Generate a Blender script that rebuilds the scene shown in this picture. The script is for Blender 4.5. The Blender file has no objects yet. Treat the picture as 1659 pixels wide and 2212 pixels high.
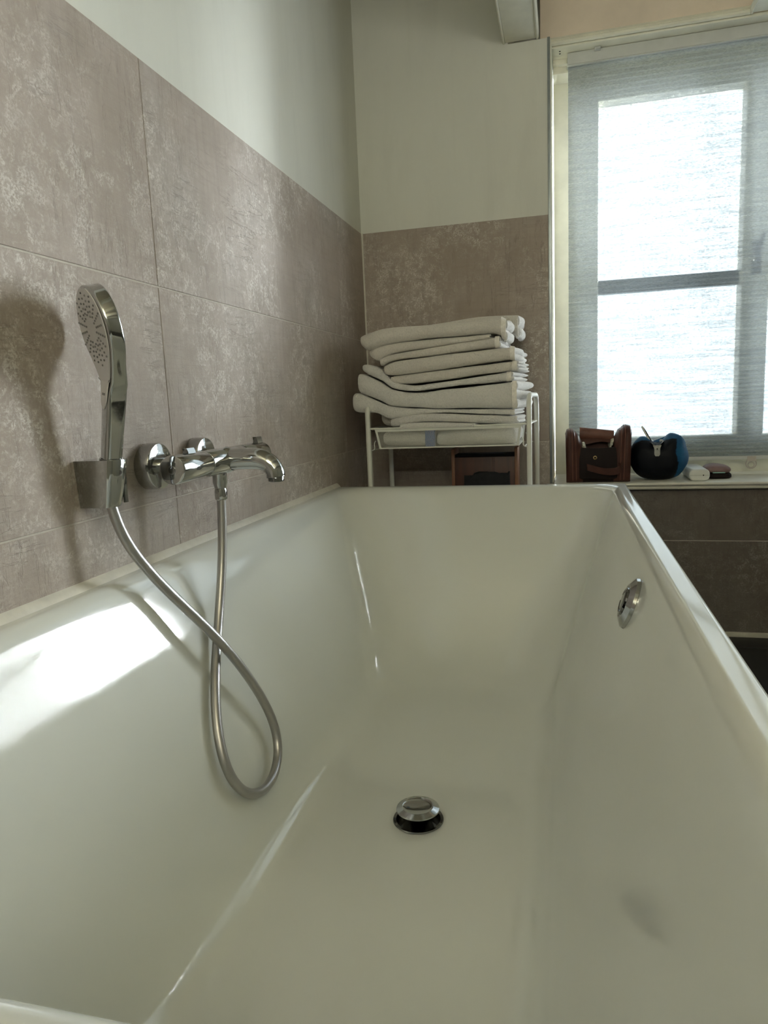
import bpy, bmesh, math, random
from mathutils import Vector, Matrix, noise
random.seed(7)
SC = bpy.context.scene
COL = SC.collection
PI = math.pi

# ------------------------------------------------------------------ camera, sky, light, exposure
cam_d = bpy.data.cameras.new('camera')
cam = bpy.data.objects.new('camera', cam_d)
COL.objects.link(cam)
cam_d.sensor_fit = 'VERTICAL'
cam_d.sensor_height = 36.0
cam_d.lens = 1529.8136 / 2212 * 36.0
cam_d.clip_start = 0.01
_r = Vector((0.96880875, 0.24415304, -0.04241338))
_u = Vector((0.00325158, 0.15861394, 0.98733534))
_b = Vector((0.24778827, -0.95667702, 0.15287269))
cam.matrix_world = Matrix(((_r.x, _u.x, _b.x, 0.645368), (_r.y, _u.y, _b.y, 0.0), (_r.z, _u.z, _b.z, 0.837352), (0, 0, 0, 1)))
SC.camera = cam

world = bpy.data.worlds.new('overcast_sky')
SC.world = world
world.use_nodes = True
wn = world.node_tree
bg = wn.nodes['Background']
bg.inputs['Color'].default_value = (0.86, 0.96, 1.0, 1)
bg.inputs['Strength'].default_value = 1.9


def area_light(name, loc, rot, sx, sy, watts, color=(1, 1, 1), portal=False):
    l = bpy.data.lights.new(name, 'AREA')
    l.shape = 'RECTANGLE'
    l.size, l.size_y, l.energy, l.color = sx, sy, watts, color
    if portal:
        l.cycles.is_portal = True
    o = bpy.data.objects.new(name, l)
    COL.objects.link(o)
    o.location = loc
    o.rotation_euler = rot
    return o


area_light('window_portal', (1.77, 2.72, 1.235), (-PI / 2, 0, 0), 2.1, 1.2, 1, portal=True)
sun_d = bpy.data.lights.new('hazy_sun', 'SUN')
sun_d.energy = 82.0
sun_d.angle = math.radians(64)
sun_d.color = (0.97, 1.0, 1.0)
sun = bpy.data.objects.new('hazy_sun', sun_d)
COL.objects.link(sun)
sun.rotation_euler = Vector((-0.922, -0.387, -0.10)).to_track_quat('-Z', 'Y').to_euler()

FILL_W = 14.0
vs = SC.view_settings
vs.view_transform = 'Standard'
vs.look = 'None'
vs.exposure = 1.2
vs.gamma = 1.0
vs.use_curve_mapping = False
SC.cycles.diffuse_bounces = 6
SC.cycles.glossy_bounces = 5
SC.cycles.transparent_max_bounces = 12
SC.cycles.sample_clamp_indirect = 6.0
SC.cycles.caustics_reflective = False
SC.cycles.caustics_refractive = False


# ------------------------------------------------------------------ materials
class NT:
    def __init__(s, name):
        s.m = bpy.data.materials.new(name)
        s.m.use_nodes = True
        s.t = s.m.node_tree
        s.n = s.t.nodes
        s.p = s.n['Principled BSDF']
        s.out = s.n['Material Output']

    def add(s, typ, **kw):
        n = s.n.new(typ)
        for k, v in kw.items():
            if k.startswith('i_'):
                key = k[2:]
                key = int(key) if key.isdigit() else key.replace('_', ' ')
                n.inputs[key].default_value = v
            else:
                setattr(n, k, v)
        return n

    def link(s, a, b):
        s.t.links.new(a, b)

    def coord(s, scale=(1, 1, 1), kind='Object', seed=True):
        tc = s.add('ShaderNodeTexCoord')
        mp = s.add('ShaderNodeMapping')
        mp.inputs['Scale'].default_value = scale
        s.link(tc.outputs[kind], mp.inputs['Vector'])
        if seed:
            oi = s.add('ShaderNodeObjectInfo')
            mu = s.add('ShaderNodeMath', operation='MULTIPLY', i_1=37.0)
            s.link(oi.outputs['Random'], mu.inputs[0])
            s.link(mu.outputs[0], mp.inputs['Location'])
        return mp.outputs[0]

    def noise(s, vec, scale, detail=4, rough=0.5, dist=0.0):
        n = s.add('ShaderNodeTexNoise', i_Scale=scale, i_Detail=detail, i_Roughness=rough, i_Distortion=dist)
        s.link(vec, n.inputs['Vector'])
        return n.outputs['Fac']

    def ramp(s, fac, stops):
        r = s.add('ShaderNodeValToRGB')
        el = r.color_ramp.elements
        while len(el) < len(stops):
            el.new(0.5)
        for e, (p, c) in zip(el, stops):
            e.position = p
            e.color = (c, c, c, 1) if isinstance(c, (int, float)) else (*c, 1)
        s.link(fac, r.inputs[0])
        return r.outputs[0]

    def mix(s, fac, a, b, mode='MIX'):
        n = s.add('ShaderNodeMix', data_type='RGBA', blend_type=mode)
        for sock, v in ((n.inputs[0], fac), (n.inputs[6], a), (n.inputs[7], b)):
            if isinstance(v, (int, float)):
                sock.default_value = v
            elif isinstance(v, tuple):
                sock.default_value = (*v, 1)
            else:
                s.link(v, sock)
        return n.outputs[2]

    def math(s, op, a, b=0.0):
        n = s.add('ShaderNodeMath', operation=op)
        for i, v in ((0, a), (1, b)):
            if isinstance(v, (int, float)):
                n.inputs[i].default_value = v
            else:
                s.link(v, n.inputs[i])
        return n.outputs[0]

    def bump(s, h, strength=0.3, dist=0.001):
        b = s.add('ShaderNodeBump', i_Strength=strength, i_Distance=dist)
        s.link(h, b.inputs['Height'])
        s.link(b.outputs[0], s.p.inputs['Normal'])

    def base(s, c):
        if isinstance(c, tuple):
            s.p.inputs['Base Color'].default_value = (*c, 1)
        else:
            s.link(c, s.p.inputs['Base Color'])


def simple(name, col, rough=0.5, metal=0.0, var=0.08, scale=30.0, bump=0.0, bscale=200.0, bdist=0.0005):
    t = NT(name)
    v = t.coord()
    f = t.noise(v, scale, 5, 0.6)
    d = tuple(max(0.0, c * (1 - var)) for c in col)
    l = tuple(min(1.0, c * (1 + var)) for c in col)
    t.base(t.ramp(f, [(0.3, d), (0.7, l)]))
    t.p.inputs['Roughness'].default_value = rough
    t.p.inputs['Metallic'].default_value = metal
    if bump:
        t.bump(t.noise(v, bscale, 3, 0.6), bump, bdist)
    return t.m


def tile_mat(name, k=1.0):
    t = NT(name)
    v = t.coord()
    big = t.noise(v, 3.0, 4, 0.55)
    mid = t.noise(v, 11.0, 6, 0.65, 0.4)
    spk = t.noise(v, 105.0, 9, 0.80, 0.6)
    vert = t.noise(t.coord((26, 26, 2.2)), 3.0, 6, 0.62, 0.3)
    horz = t.noise(t.coord((5, 5, 90)), 1.6, 6, 0.62, 0.3)
    c = t.ramp(big, [(0.30, (0.36, 0.295, 0.245)), (0.5, (0.43, 0.365, 0.315)), (0.70, (0.43, 0.385, 0.345))])
    c = t.mix(t.ramp(mid, [(0.34, 0.45), (0.62, 0.0)]), c, (0.31, 0.255, 0.205))
    c = t.mix(t.ramp(vert, [(0.28, 0.38), (0.52, 0.0)]), c, (0.30, 0.245, 0.205))
    c = t.mix(t.ramp(horz, [(0.28, 0.38), (0.50, 0.0)]), c, (0.33, 0.27, 0.22))
    area = t.ramp(t.noise(v, 4.2, 5, 0.6), [(0.40, 0.0), (0.60, 1.0)])
    clump = t.ramp(t.noise(v, 34.0, 5, 0.65, 0.8), [(0.46, 0.0), (0.58, 1.0)])
    dots = t.ramp(t.noise(v, 230.0, 4, 0.7), [(0.44, 0.0), (0.56, 0.9)])
    msk = t.math('MULTIPLY', t.math('MULTIPLY', dots, clump), area)
    msk = t.math('MAXIMUM', msk, t.math('MULTIPLY', t.math('MULTIPLY', t.ramp(spk, [(0.50, 0.0), (0.66, 0.5)]), area), 0.8))
    c = t.mix(msk, c, (0.66, 0.62, 0.565))
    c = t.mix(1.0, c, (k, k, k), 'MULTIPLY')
    crack_slot = c
    t.p.inputs['Roughness'].default_value = 0.55
    t.p.inputs['Specular IOR Level'].default_value = 0.35
    # scratches of the board-marked surface: thin isolines of stretched noise, level and upright, in patches
    l1 = t.ramp(t.noise(t.coord((3.2, 3.2, 20)), 2.2, 5, 0.6, 0.4), [(0.484, 1.0), (0.5, 0.0), (0.516, 1.0)])
    l2 = t.ramp(t.noise(t.coord((24, 24, 3.0)), 1.6, 5, 0.6, 0.4), [(0.486, 1.0), (0.5, 0.0), (0.514, 1.0)])
    l1 = t.math('MAXIMUM', l1, t.ramp(t.noise(v, 6.0, 3, 0.6), [(0.50, 1.0), (0.60, 0.0)]))
    l2 = t.math('MAXIMUM', l2, t.ramp(t.noise(t.coord((1, 1, 0.8)), 7.0, 3, 0.6), [(0.44, 0.0), (0.52, 1.0)]))
    crk = t.math('MINIMUM', l1, l2)
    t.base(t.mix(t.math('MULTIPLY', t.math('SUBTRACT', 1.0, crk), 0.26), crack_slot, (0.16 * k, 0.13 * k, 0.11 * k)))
    h = t.math('ADD', t.math('MULTIPLY', crk, 0.6), t.math('MULTIPLY', spk, 0.8))
    h = t.math('ADD', h, t.math('MULTIPLY', vert, 0.7))
    h = t.math('ADD', h, t.math('MULTIPLY', horz, 0.6))
    t.bump(h, 0.55, 0.0022)
    return t.m


def plaster_mat():
    t = NT('off_white_plaster')
    v = t.coord(seed=False)
    a = t.noise(v, 2.2, 6, 0.62, 0.6)
    b = t.noise(t.coord((9, 9, 1.6), seed=False), 1.5, 5, 0.6, 0.5)
    c = t.mix(t.ramp(a, [(0.42, 0.0), (0.68, 0.35)]), (0.70, 0.695, 0.625), (0.61, 0.62, 0.57))
    c = t.mix(t.ramp(b, [(0.50, 0.0), (0.70, 0.25)]), c, (0.57, 0.56, 0.50))
    t.base(c)
    t.p.inputs['Roughness'].default_value = 0.75
    t.bump(t.noise(v, 160, 4, 0.6), 0.12, 0.001)
    return t.m


def enamel_mat():
    t = NT('white_enamel')
    v = t.coord(seed=False)
    t.base(t.ramp(t.noise(v, 2.0, 3, 0.5), [(0.35, (0.695, 0.710, 0.672)), (0.65, (0.725, 0.740, 0.705))]))
    film = t.noise(t.coord((1, 0.5, 1), seed=False), 90, 8, 0.75)
    wipe = t.noise(t.coord((22, 5, 22), seed=False), 2.0, 6, 0.65, 0.6)
    t.link(t.ramp(wipe, [(0.35, 0.03), (0.7, 0.10)]), t.p.inputs['Roughness'])
    t.p.inputs['Specular IOR Level'].default_value = 1.0
    t.bump(t.math('ADD', t.math('MULTIPLY', film, 0.5), t.math('MULTIPLY', wipe, 0.6)), 0.08, 0.001)
    return t.m


def chrome_mat(name='chrome', col=(0.46, 0.465, 0.455), r0=0.05, r1=0.17):
    t = NT(name)
    v = t.coord()
    t.base(col)
    t.p.inputs['Metallic'].default_value = 1.0
    t.link(t.ramp(t.noise(v, 70, 7, 0.7), [(0.42, r0), (0.70, r1)]), t.p.inputs['Roughness'])
    return t.m


def blind_mat():
    t = NT('pleated_blind_cloth')
    v = t.coord((1.0, 1.0, 1.0), seed=False)
    fine = t.noise(t.coord((0.3, 1, 1.0), seed=False), 380, 3, 0.7)
    slub = t.noise(t.coord((0.22, 1, 2.6), seed=False), 34, 5, 0.68)
    dif = t.add('ShaderNodeBsdfDiffuse')
    dif.inputs['Color'].default_value = (0.34, 0.36, 0.37, 1)
    trl = t.add('ShaderNodeBsdfTranslucent')
    trl.inputs['Color'].default_value = (0.54, 0.62, 0.68, 1)
    m1 = t.add('ShaderNodeMixShader', i_0=0.10)
    t.link(dif.outputs[0], m1.inputs[1])
    t.link(trl.outputs[0], m1.inputs[2])
    tr = t.add('ShaderNodeBsdfTransparent')
    tr.inputs['Color'].default_value = (0.93, 0.98, 1.0, 1)
    op = t.math('MULTIPLY', t.ramp(fine, [(0.38, 0.36), (0.62, 1.0)]), t.ramp(slub, [(0.40, 0.60), (0.57, 1.0)]))
    op = t.math('MULTIPLY', op, BLIND_OPEN)
    m2 = t.add('ShaderNodeMixShader')
    t.link(op, m2.inputs[0])
    t.link(m1.outputs[0], m2.inputs[1])
    t.link(tr.outputs[0], m2.inputs[2])
    t.link(m2.outputs[0], t.out.inputs['Surface'])
    return t.m


def glass_mat():
    t = NT('window_glass')
    tr = t.add('ShaderNodeBsdfTransparent')
    gl = t.add('ShaderNodeBsdfGlossy', i_Roughness=0.02)
    fr = t.add('ShaderNodeFresnel', i_IOR=1.45)
    mx = t.add('ShaderNodeMixShader')
    t.link(t.math('MULTIPLY', fr.outputs[0], 0.9), mx.inputs[0])
    t.link(tr.outputs[0], mx.inputs[1])
    t.link(gl.outputs[0], mx.inputs[2])
    t.link(mx.outputs[0], t.out.inputs['Surface'])
    return t.m


def terry_mat(name, col):
    t = NT(name)
    v = t.coord()
    f = t.noise(v, 230, 4, 0.7)
    g = t.noise(v, 12, 4, 0.6)
    c = t.ramp(f, [(0.32, tuple(x * 0.88 for x in col)), (0.55, col)])
    c = t.mix(t.ramp(g, [(0.35, 0.06), (0.65, 0.0)]), c, tuple(x * 0.8 for x in col))
    t.base(c)
    t.p.inputs['Roughness'].default_value = 0.95
    t.p.inputs['Specular IOR Level'].default_value = 0.1
    t.p.inputs['Sheen Weight'].default_value = 0.25
    t.bump(f, 0.9, 0.007)
    return t.m


def leather_mat(name, col, rough=0.42):
    t = NT(name)
    v = t.coord()
    f = t.noise(v, 28, 5, 0.6)
    t.base(t.ramp(f, [(0.3, tuple(x * 0.72 for x in col)), (0.7, col)]))
    t.p.inputs['Roughness'].default_value = rough
    t.p.inputs['Specular IOR Level'].default_value = 0.25
    vo = t.add('ShaderNodeTexVoronoi', i_Scale=420.0)
    t.link(v, vo.inputs['Vector'])
    t.bump(t.math('ADD', vo.outputs['Distance'], t.math('MULTIPLY', f, 2.0)), 0.35, 0.0008)
    return t.m


def wood_mat(name, c0, c1):
    t = NT(name)
    v = t.coord((14, 14, 1.0))
    f = t.noise(v, 3.0, 6, 0.6, 0.5)
    t.base(t.ramp(f, [(0.3, c0), (0.7, c1)]))
    t.p.inputs['Roughness'].default_value = 0.45
    t.bump(f, 0.2, 0.0006)
    return t.m


BLIND_OPEN = 0.45


def wash_mat():
    t = NT('navy_and_blue_nylon')
    v = t.coord(seed=False)
    sx = t.add('ShaderNodeSeparateXYZ')
    tc = t.add('ShaderNodeTexCoord')
    t.link(tc.outputs['Object'], sx.inputs[0])
    wob = t.math('MULTIPLY', t.math('SUBTRACT', t.noise(v, 24, 3, 0.5), 0.5), 0.03)
    side = t.math('ADD', t.math('ADD', sx.outputs[0], wob), t.math('MULTIPLY', sx.outputs[1], 0.25))
    a = t.ramp(t.math('ADD', t.math('MULTIPLY', t.math('SUBTRACT', side, 0.040), 80.0), 0.5), [(0.3, 0.0), (0.7, 1.0)])
    up = t.math('ADD', t.math('ADD', sx.outputs[2], wob), t.math('MULTIPLY', sx.outputs[1], 0.35))
    b = t.ramp(t.math('ADD', t.math('MULTIPLY', t.math('SUBTRACT', up, 0.046), 80.0), 0.5), [(0.3, 0.0), (0.7, 1.0)])
    f = t.noise(v, 20, 4, 0.6)
    blue = t.ramp(f, [(0.3, (0.008, 0.055, 0.135)), (0.7, (0.013, 0.105, 0.23))])
    t.base(t.mix(t.math('MAXIMUM', a, b), (0.002, 0.003, 0.006), blue))
    t.p.inputs['Specular IOR Level'].default_value = 0.2
    t.p.inputs['Roughness'].default_value = 0.5
    t.bump(t.math('ADD', t.noise(v, 500, 2, 0.5), t.math('MULTIPLY', t.noise(v, 45, 3, 0.6), 3.0)), 0.35, 0.001)
    return t.m


M = dict(
    tile=tile_mat('concrete_look_tile'), ktile=tile_mat('shaded_concrete_tile', 0.42), plaster=plaster_mat(), enamel=enamel_mat(), chrome=chrome_mat(),
    hose=chrome_mat('brushed_steel_hose', (0.44, 0.43, 0.42), 0.34, 0.36),
    darkchrome=chrome_mat('dark_chrome', (0.22, 0.22, 0.215), 0.05, 0.12),
    blind=blind_mat(), glass=glass_mat(),
    rail=simple('blind_rail_paint', (0.60, 0.61, 0.59), 0.45, var=0.04),
    cream=simple('cream_gloss_paint', (0.82, 0.80, 0.68), 0.38, var=0.07, scale=14, bump=0.15, bscale=40, bdist=0.0015),
    lintel=simple('pinkish_beige_board', (0.82, 0.70, 0.575), 0.6, var=0.07, scale=8, bump=0.15, bscale=60),
    ceiling=simple('ceiling_board_paint', (0.62, 0.57, 0.46), 0.6, var=0.06, scale=6),
    grout=simple('grey_grout', (0.50, 0.46, 0.40), 0.85, var=0.1, scale=80),
    silicone=simple('white_silicone', (0.66, 0.63, 0.55), 0.4, var=0.1, scale=30),
    profile=simple('anodised_edge_profile', (0.30, 0.33, 0.33), 0.35, 0.6, var=0.1),
    bar=simple('slate_bar_paint', (0.06, 0.075, 0.085), 0.4, var=0.05),
    sill=simple('sill_gloss_paint', (0.72, 0.70, 0.62), 0.33, var=0.05),
    floor=simple('black_floor_tile', (0.022, 0.021, 0.020), 0.45, var=0.3, scale=12, bump=0.1),
    fgrout=simple('dark_floor_grout', (0.035, 0.035, 0.035), 0.9),
    nozzle=simple('nozzle_rubber', (0.17, 0.16, 0.155), 0.5),
    face=simple('spray_face_plastic', (0.50, 0.48, 0.475), 0.32, var=0.03),
    terry=terry_mat('ivory_terry', (0.86, 0.81, 0.73)), terryw=terry_mat('white_terry', (0.88, 0.855, 0.81)),
    hem=simple('woven_towel_hem', (0.83, 0.79, 0.72), 0.9, var=0.12, scale=160),
    metalw=simple('white_powder_coat', (0.68, 0.68, 0.62), 0.35, var=0.03),
    brown=leather_mat('brown_leather', (0.085, 0.034, 0.024)),
    brownd=leather_mat('dark_shaded_leather', (0.012, 0.005, 0.004), 0.65),
    brownl=leather_mat('light_lit_leather', (0.19, 0.085, 0.062)),
    lining=simple('pale_lining_cloth', (0.42, 0.39, 0.30), 0.85, var=0.3, scale=120, bump=0.4, bscale=260),
    brass=chrome_mat('brass', (0.55, 0.40, 0.20), 0.2, 0.35),
    cloth2=wash_mat(), navy=simple('navy_nylon', (0.008, 0.012, 0.020), 0.55, var=0.25, scale=20, bump=0.3, bscale=500),
    blue=simple('blue_nylon', (0.010, 0.085, 0.20), 0.5, var=0.25, scale=20, bump=0.3, bscale=500),
    zipt=simple('grey_zip_tape', (0.40, 0.40, 0.37), 0.7, var=0.15, scale=200),
    plasticw=simple('white_plastic', (0.72, 0.73, 0.69), 0.38, var=0.02),
    black=simple('black_cloth', (0.008, 0.008, 0.009), 0.85, var=0.4, scale=80, bump=0.5, bscale=120, bdist=0.002),
    mauve=leather_mat('mauve_brown_leather', (0.26, 0.165, 0.155), 0.4),
    mint=simple('mint_plastic', (0.30, 0.50, 0.45), 0.4),
    wood=wood_mat('stained_pine', (0.040, 0.011, 0.004), (0.085, 0.024, 0.008)),
    wood2=wood_mat('oiled_pine', (0.16, 0.065, 0.028), (0.24, 0.10, 0.045)),
    bluep=simple('blue_wrapper', (0.01, 0.11, 0.33), 0.45, var=0.15),
    clear=simple('clear_ring_plastic', (0.55, 0.50, 0.46), 0.15, var=0.02),
    mesh=simple('white_mesh_wire', (0.66, 0.65, 0.57), 0.4, var=0.03),
)


# ------------------------------------------------------------------ mesh helpers
class MB:
    def __init__(s):
        s.v, s.f = [], []

    def add(s, vs, fs):
        k = len(s.v)
        s.v += [tuple(p) for p in vs]
        s.f += [tuple(i + k for i in f) for f in fs]
        return s

    def box(s, x0, x1, y0, y1, z0, z1, bev=0.0):
        if bev <= 0:
            vs = [(x, y, z) for z in (z0, z1) for y in (y0, y1) for x in (x0, x1)]
            return s.add(vs, [(0, 2, 3, 1), (4, 5, 7, 6), (0, 1, 5, 4), (2, 6, 7, 3), (0, 4, 6, 2), (1, 3, 7, 5)])
        bm = bmesh.new()
        bmesh.ops.create_cube(bm, size=1.0)
        for v in bm.verts:
            v.co = ((x0 + x1) / 2 + v.co.x * (x1 - x0), (y0 + y1) / 2 + v.co.y * (y1 - y0), (z0 + z1) / 2 + v.co.z * (z1 - z0))
        bmesh.ops.bevel(bm, geom=bm.edges[:], offset=bev, segments=2, affect='EDGES', profile=0.6)
        bm.verts.index_update()
        s.add([v.co for v in bm.verts], [[v.index for v in f.verts] for f in bm.faces])
        bm.free()
        return s

    def loft(s, rings, closed=True, cap0=True, cap1=True):
        n = len(rings[0])
        vs = [p for r in rings for p in r]
        fs = []
        for i in range(len(rings) - 1):
            for j in range(n if closed else n - 1):
                a, b = i * n + j, i * n + (j + 1) % n
                fs.append((a, b, b + n, a + n))
        if cap0:
            fs.append(tuple(range(n - 1, -1, -1)))
        if cap1:
            fs.append(tuple((len(rings) - 1) * n + j for j in range(n)))
        return s.add(vs, fs)

    def tube(s, path, rad, n=12, cap=True):
        P = [Vector(p) for p in path]
        R = rad if isinstance(rad, (list, tuple)) else [rad] * len(P)
        rings = []
        t0 = (P[1] - P[0]).normalized()
        up = Vector((0, 0, 1)) if abs(t0.z) < 0.9 else Vector((1, 0, 0))
        nrm = t0.cross(up).normalized()
        for i, p in enumerate(P):
            t = (P[min(i + 1, len(P) - 1)] - P[max(i - 1, 0)]).normalized()
            nrm = (nrm - t * nrm.dot(t)).normalized()
            b = t.cross(nrm)
            rings.append([p + (nrm * math.cos(2 * PI * k / n) + b * math.sin(2 * PI * k / n)) * R[i] for k in range(n)])
        return s.loft(rings, True, cap, cap)

    def lathe(s, prof, org, axis, n=40, cap0=True, cap1=True):
        """prof: (radius, height along axis)"""
        ax = Vector(axis).normalized()
        h = Vector((0, 0, 1)) if abs(ax.z) < 0.9 else Vector((1, 0, 0))
        e1 = ax.cross(h).normalized()
        e2 = ax.cross(e1)
        o = Vector(org)
        rings = [[o + ax * z + (e1 * math.cos(2 * PI * k / n) + e2 * math.sin(2 * PI * k / n)) * r for k in range(n)] for r, z in prof]
        return s.loft(rings, True, cap0, cap1)

    def build(s, name, m, parent=None, sharp=35, world_origin=None):
        me = bpy.data.meshes.new(name)
        vs = s.v
        o = bpy.data.objects.new(name, me)
        if world_origin is not None:
            w = Vector(world_origin)
            vs = [tuple(Vector(p) - w) for p in vs]
        me.from_pydata(vs, [], s.f)
        bm = bmesh.new()
        bm.from_mesh(me)
        bmesh.ops.recalc_face_normals(bm, faces=bm.faces)
        bm.to_mesh(me)
        bm.free()
        if sharp:
            for p in me.polygons:
                p.use_smooth = True
            me.set_sharp_from_angle(angle=math.radians(sharp))
        me.materials.append(m)
        COL.objects.link(o)
        if parent is not None:
            o.parent = parent
            pl = Vector(parent['_wo']) if '_wo' in parent else Vector((0, 0, 0))
            o.location = (Vector(world_origin) if world_origin is not None else Vector((0, 0, 0))) - pl
        elif world_origin is not None:
            o.location = world_origin
        o['_wo'] = list(world_origin) if world_origin is not None else [0.0, 0.0, 0.0]
        return o


def tag(o, label=None, cat=None, group=None, kind=None):
    for k, v in (('label', label), ('category', cat), ('group', group), ('kind', kind)):
        if v:
            o[k] = v
    return o


def thing(name, label, cat, loc, group=None):
    o = bpy.data.objects.new(name, None)
    o.empty_display_size = 0.03
    COL.objects.link(o)
    o.location = loc
    o['_wo'] = list(loc)
    return tag(o, label, cat, group)


def struct(o, label=None):
    return tag(o, label, None, None, 'structure')


def smooth(pts, n, closed=False):
    """Catmull-Rom through pts, n samples per span"""
    P = [tuple(p) for p in pts]
    out = []
    N = len(P)
    for i in range(N if closed else N - 1):
        if closed:
            a, b, c, d = P[(i - 1) % N], P[i], P[(i + 1) % N], P[(i + 2) % N]
        else:
            b, c = P[i], P[i + 1]
            a = P[i - 1] if i else tuple(2 * q - r for q, r in zip(b, c))
            d = P[i + 2] if i + 2 < N else tuple(2 * q - r for q, r in zip(c, b))
        for k in range(n):
            t = k / n
            out.append(tuple(0.5 * (2 * q + (r - p) * t + (2 * p - 5 * q + 4 * r - s_) * t * t + (3 * q - p - 3 * r + s_) * t ** 3)
                             for p, q, r, s_ in zip(a, b, c, d)))
    if not closed:
        out.append(P[-1])
    return out


def hermite(pts, x):
    """monotone-ish interpolation of [(x, a, b...)] at x"""
    if x <= pts[0][0]:
        return pts[0][1:]
    for p, q in zip(pts, pts[1:]):
        if x <= q[0]:
            t = (x - p[0]) / (q[0] - p[0])
            t = t * t * (3 - 2 * t) * 0.5 + t * 0.5
            return tuple(a + (b - a) * t for a, b in zip(p[1:], q[1:]))
    return pts[-1][1:]


# ------------------------------------------------------------------ room shell
FL = 0.055            # floor height
CEIL = 2.14
YB, XR = -1.35, 3.10  # near wall, right wall
YF = 2.354            # face of the boxed wall at the tub's far end
YW = 2.62             # face of the window frame
JZ = [0.346, 0.692, 1.040, 1.388]
J, JV = 0.0013, 0.0008     # half joints: level, upright


def tiles(parent, axis, plane, us, zs, mat, depth=0.009, sgn=1):
    """separate tiles on a wall; axis 'x': the wall spans y (normal +x), 'y': it spans x (normal -y)"""
    for u0, u1 in zip(us, us[1:]):
        for z0, z1 in zip(zs, zs[1:]):
            b = MB()
            g = random.uniform(0, 0.0004)
            if axis == 'x':
                pf, pb = plane - g, plane - g - depth
                o = (pf, (u0 + u1) / 2, (z0 + z1) / 2)
                q0 = [(pb, y, z) for y, z in ((u0 + JV, z0 + J), (u1 - JV, z0 + J), (u1 - JV, z1 - J), (u0 + JV, z1 - J))]
                q1 = [(pf - 0.0008, y, z) for _, y, z in q0]
                e = 0.0008
                q2 = [(pf, y + (e if y < o[1] else -e), z + (e if z < o[2] else -e)) for _, y, z in q0]
            else:
                pf, pb = plane - g * sgn, plane + (depth - g) * sgn
                o = ((u0 + u1) / 2, pf, (z0 + z1) / 2)
                q0 = [(x, pb, z) for x, z in ((u0 + JV, z0 + J), (u1 - JV, z0 + J), (u1 - JV, z1 - J), (u0 + JV, z1 - J))]
                q1 = [(x, pf + 0.0008 * sgn, z) for x, _, z in q0]
                e = 0.0008
                q2 = [(x + (e if x < o[0] else -e), pf, z + (e if z < o[2] else -e)) for x, _, z in q0]
            b.loft([q0, q1, q2])
            b.build('tile', mat, parent, sharp=0, world_origin=o)


# left wall: painted plaster above, tiles below
b = MB().box(-0.14, -0.0012, YB - 0.1, YF + 0.5, FL - 0.1, JZ[3] - J)
wl = struct(b.build('wall_left', M['grout'], sharp=0, world_origin=(-0.0035, 0.5, FL)))
MB().box(-0.14, -0.0022, YB - 0.1, YF + 0.5, JZ[3] - J, CEIL + 0.05).build('plaster', M['plaster'], wl, sharp=0, world_origin=(-0.0022, 0.5, JZ[3]))
tiles(wl, 'x', 0.0, [YB, -0.921, 0.079, 1.079, 2.080, YF], [FL] + JZ, M['tile'])

# boxed wall at the far end of the tub
b = MB().box(-0.0035, 0.598, YF + 0.0012, YW + 0.1, FL - 0.1, JZ[3] - J)
wf = struct(b.build('wall_far', M['grout'], sharp=0, world_origin=(0.3, YF + 0.0035, FL)))
b = MB().box(-0.0022, 0.5985, YF + 0.0022, YW + 0.1, JZ[3] - J, 1.887)
b.box(-0.0022, 0.483, YF + 0.0022, YW + 0.1, 1.887, CEIL + 0.05)
b.build('plaster', M['plaster'], wf, sharp=0, world_origin=(0.3, YF + 0.0022, JZ[3]))
tiles(wf, 'y', YF, [0.0015, 0.598], [FL] + JZ, M['tile'])
MB().box(0.598, 0.606, YF - 0.001, YF + 0.012, 0.554, 1.888, 0.0008).build('edge_profile', M['profile'], wf, world_origin=(0.602, YF, 1.2))
MB().box(0.5985, 0.610, YF + 0.012, YW, 0.554, 1.886, 0.002).build('reveal', M['cream'], wf, world_origin=(0.605, YF + 0.1, 1.2))
MB().box(-0.0005, 0.0045, YF - 0.0035, YF + 0.002, FL, JZ[3]).build('corner_seal', M['silicone'], wf, world_origin=(0.002, YF, 0.7))

# low wall under the window
YK = 2.362
b = MB().box(0.598, XR + 0.1, YK + 0.0012, YW + 0.1, FL - 0.1, 0.536)
wk = struct(b.build('wall_window', M['grout'], sharp=0, world_origin=(1.4, YK + 0.0035, FL)))
tiles(wk, 'y', YK, [0.602, 1.602, 2.602, XR], [0.070, 0.365, 0.534], M['ktile'])  # wall tile darkened in its colour to stand in for shade
MB().box(0.602, XR, YK - 0.004, YK + 0.006, FL, 0.069, 0.001).build('floor_seal', M['silicone'], wk, world_origin=(1.4, YK, 0.06))
b = MB().box(2.936, XR + 0.1, YK + 0.0022, YW + 0.1, 0.56, CEIL + 0.05)     # pier right of the window
b.box(0.483, XR + 0.1, YW + 0.02, YW + 0.12, 1.905, CEIL + 0.05)
b.box(0.55, XR + 0.1, YW + 0.085, YW + 0.12, 0.45, 0.56)
b.build('plaster', M['plaster'], wk, sharp=0, world_origin=(2.05, YK, 1.2))

b = MB().box(XR, XR + 0.1, YB - 0.1, YW + 0.2, FL - 0.1, CEIL + 0.05)
wr = struct(b.build('wall_right', M['plaster'], sharp=0, world_origin=(XR, 0.5, FL)))
b = MB().box(-0.1, XR + 0.1, YB - 0.1, YB, FL - 0.1, CEIL + 0.05)
wn_ = struct(b.build('wall_near', M['plaster'], sharp=0, world_origin=(1.0, YB, FL)))
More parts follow.
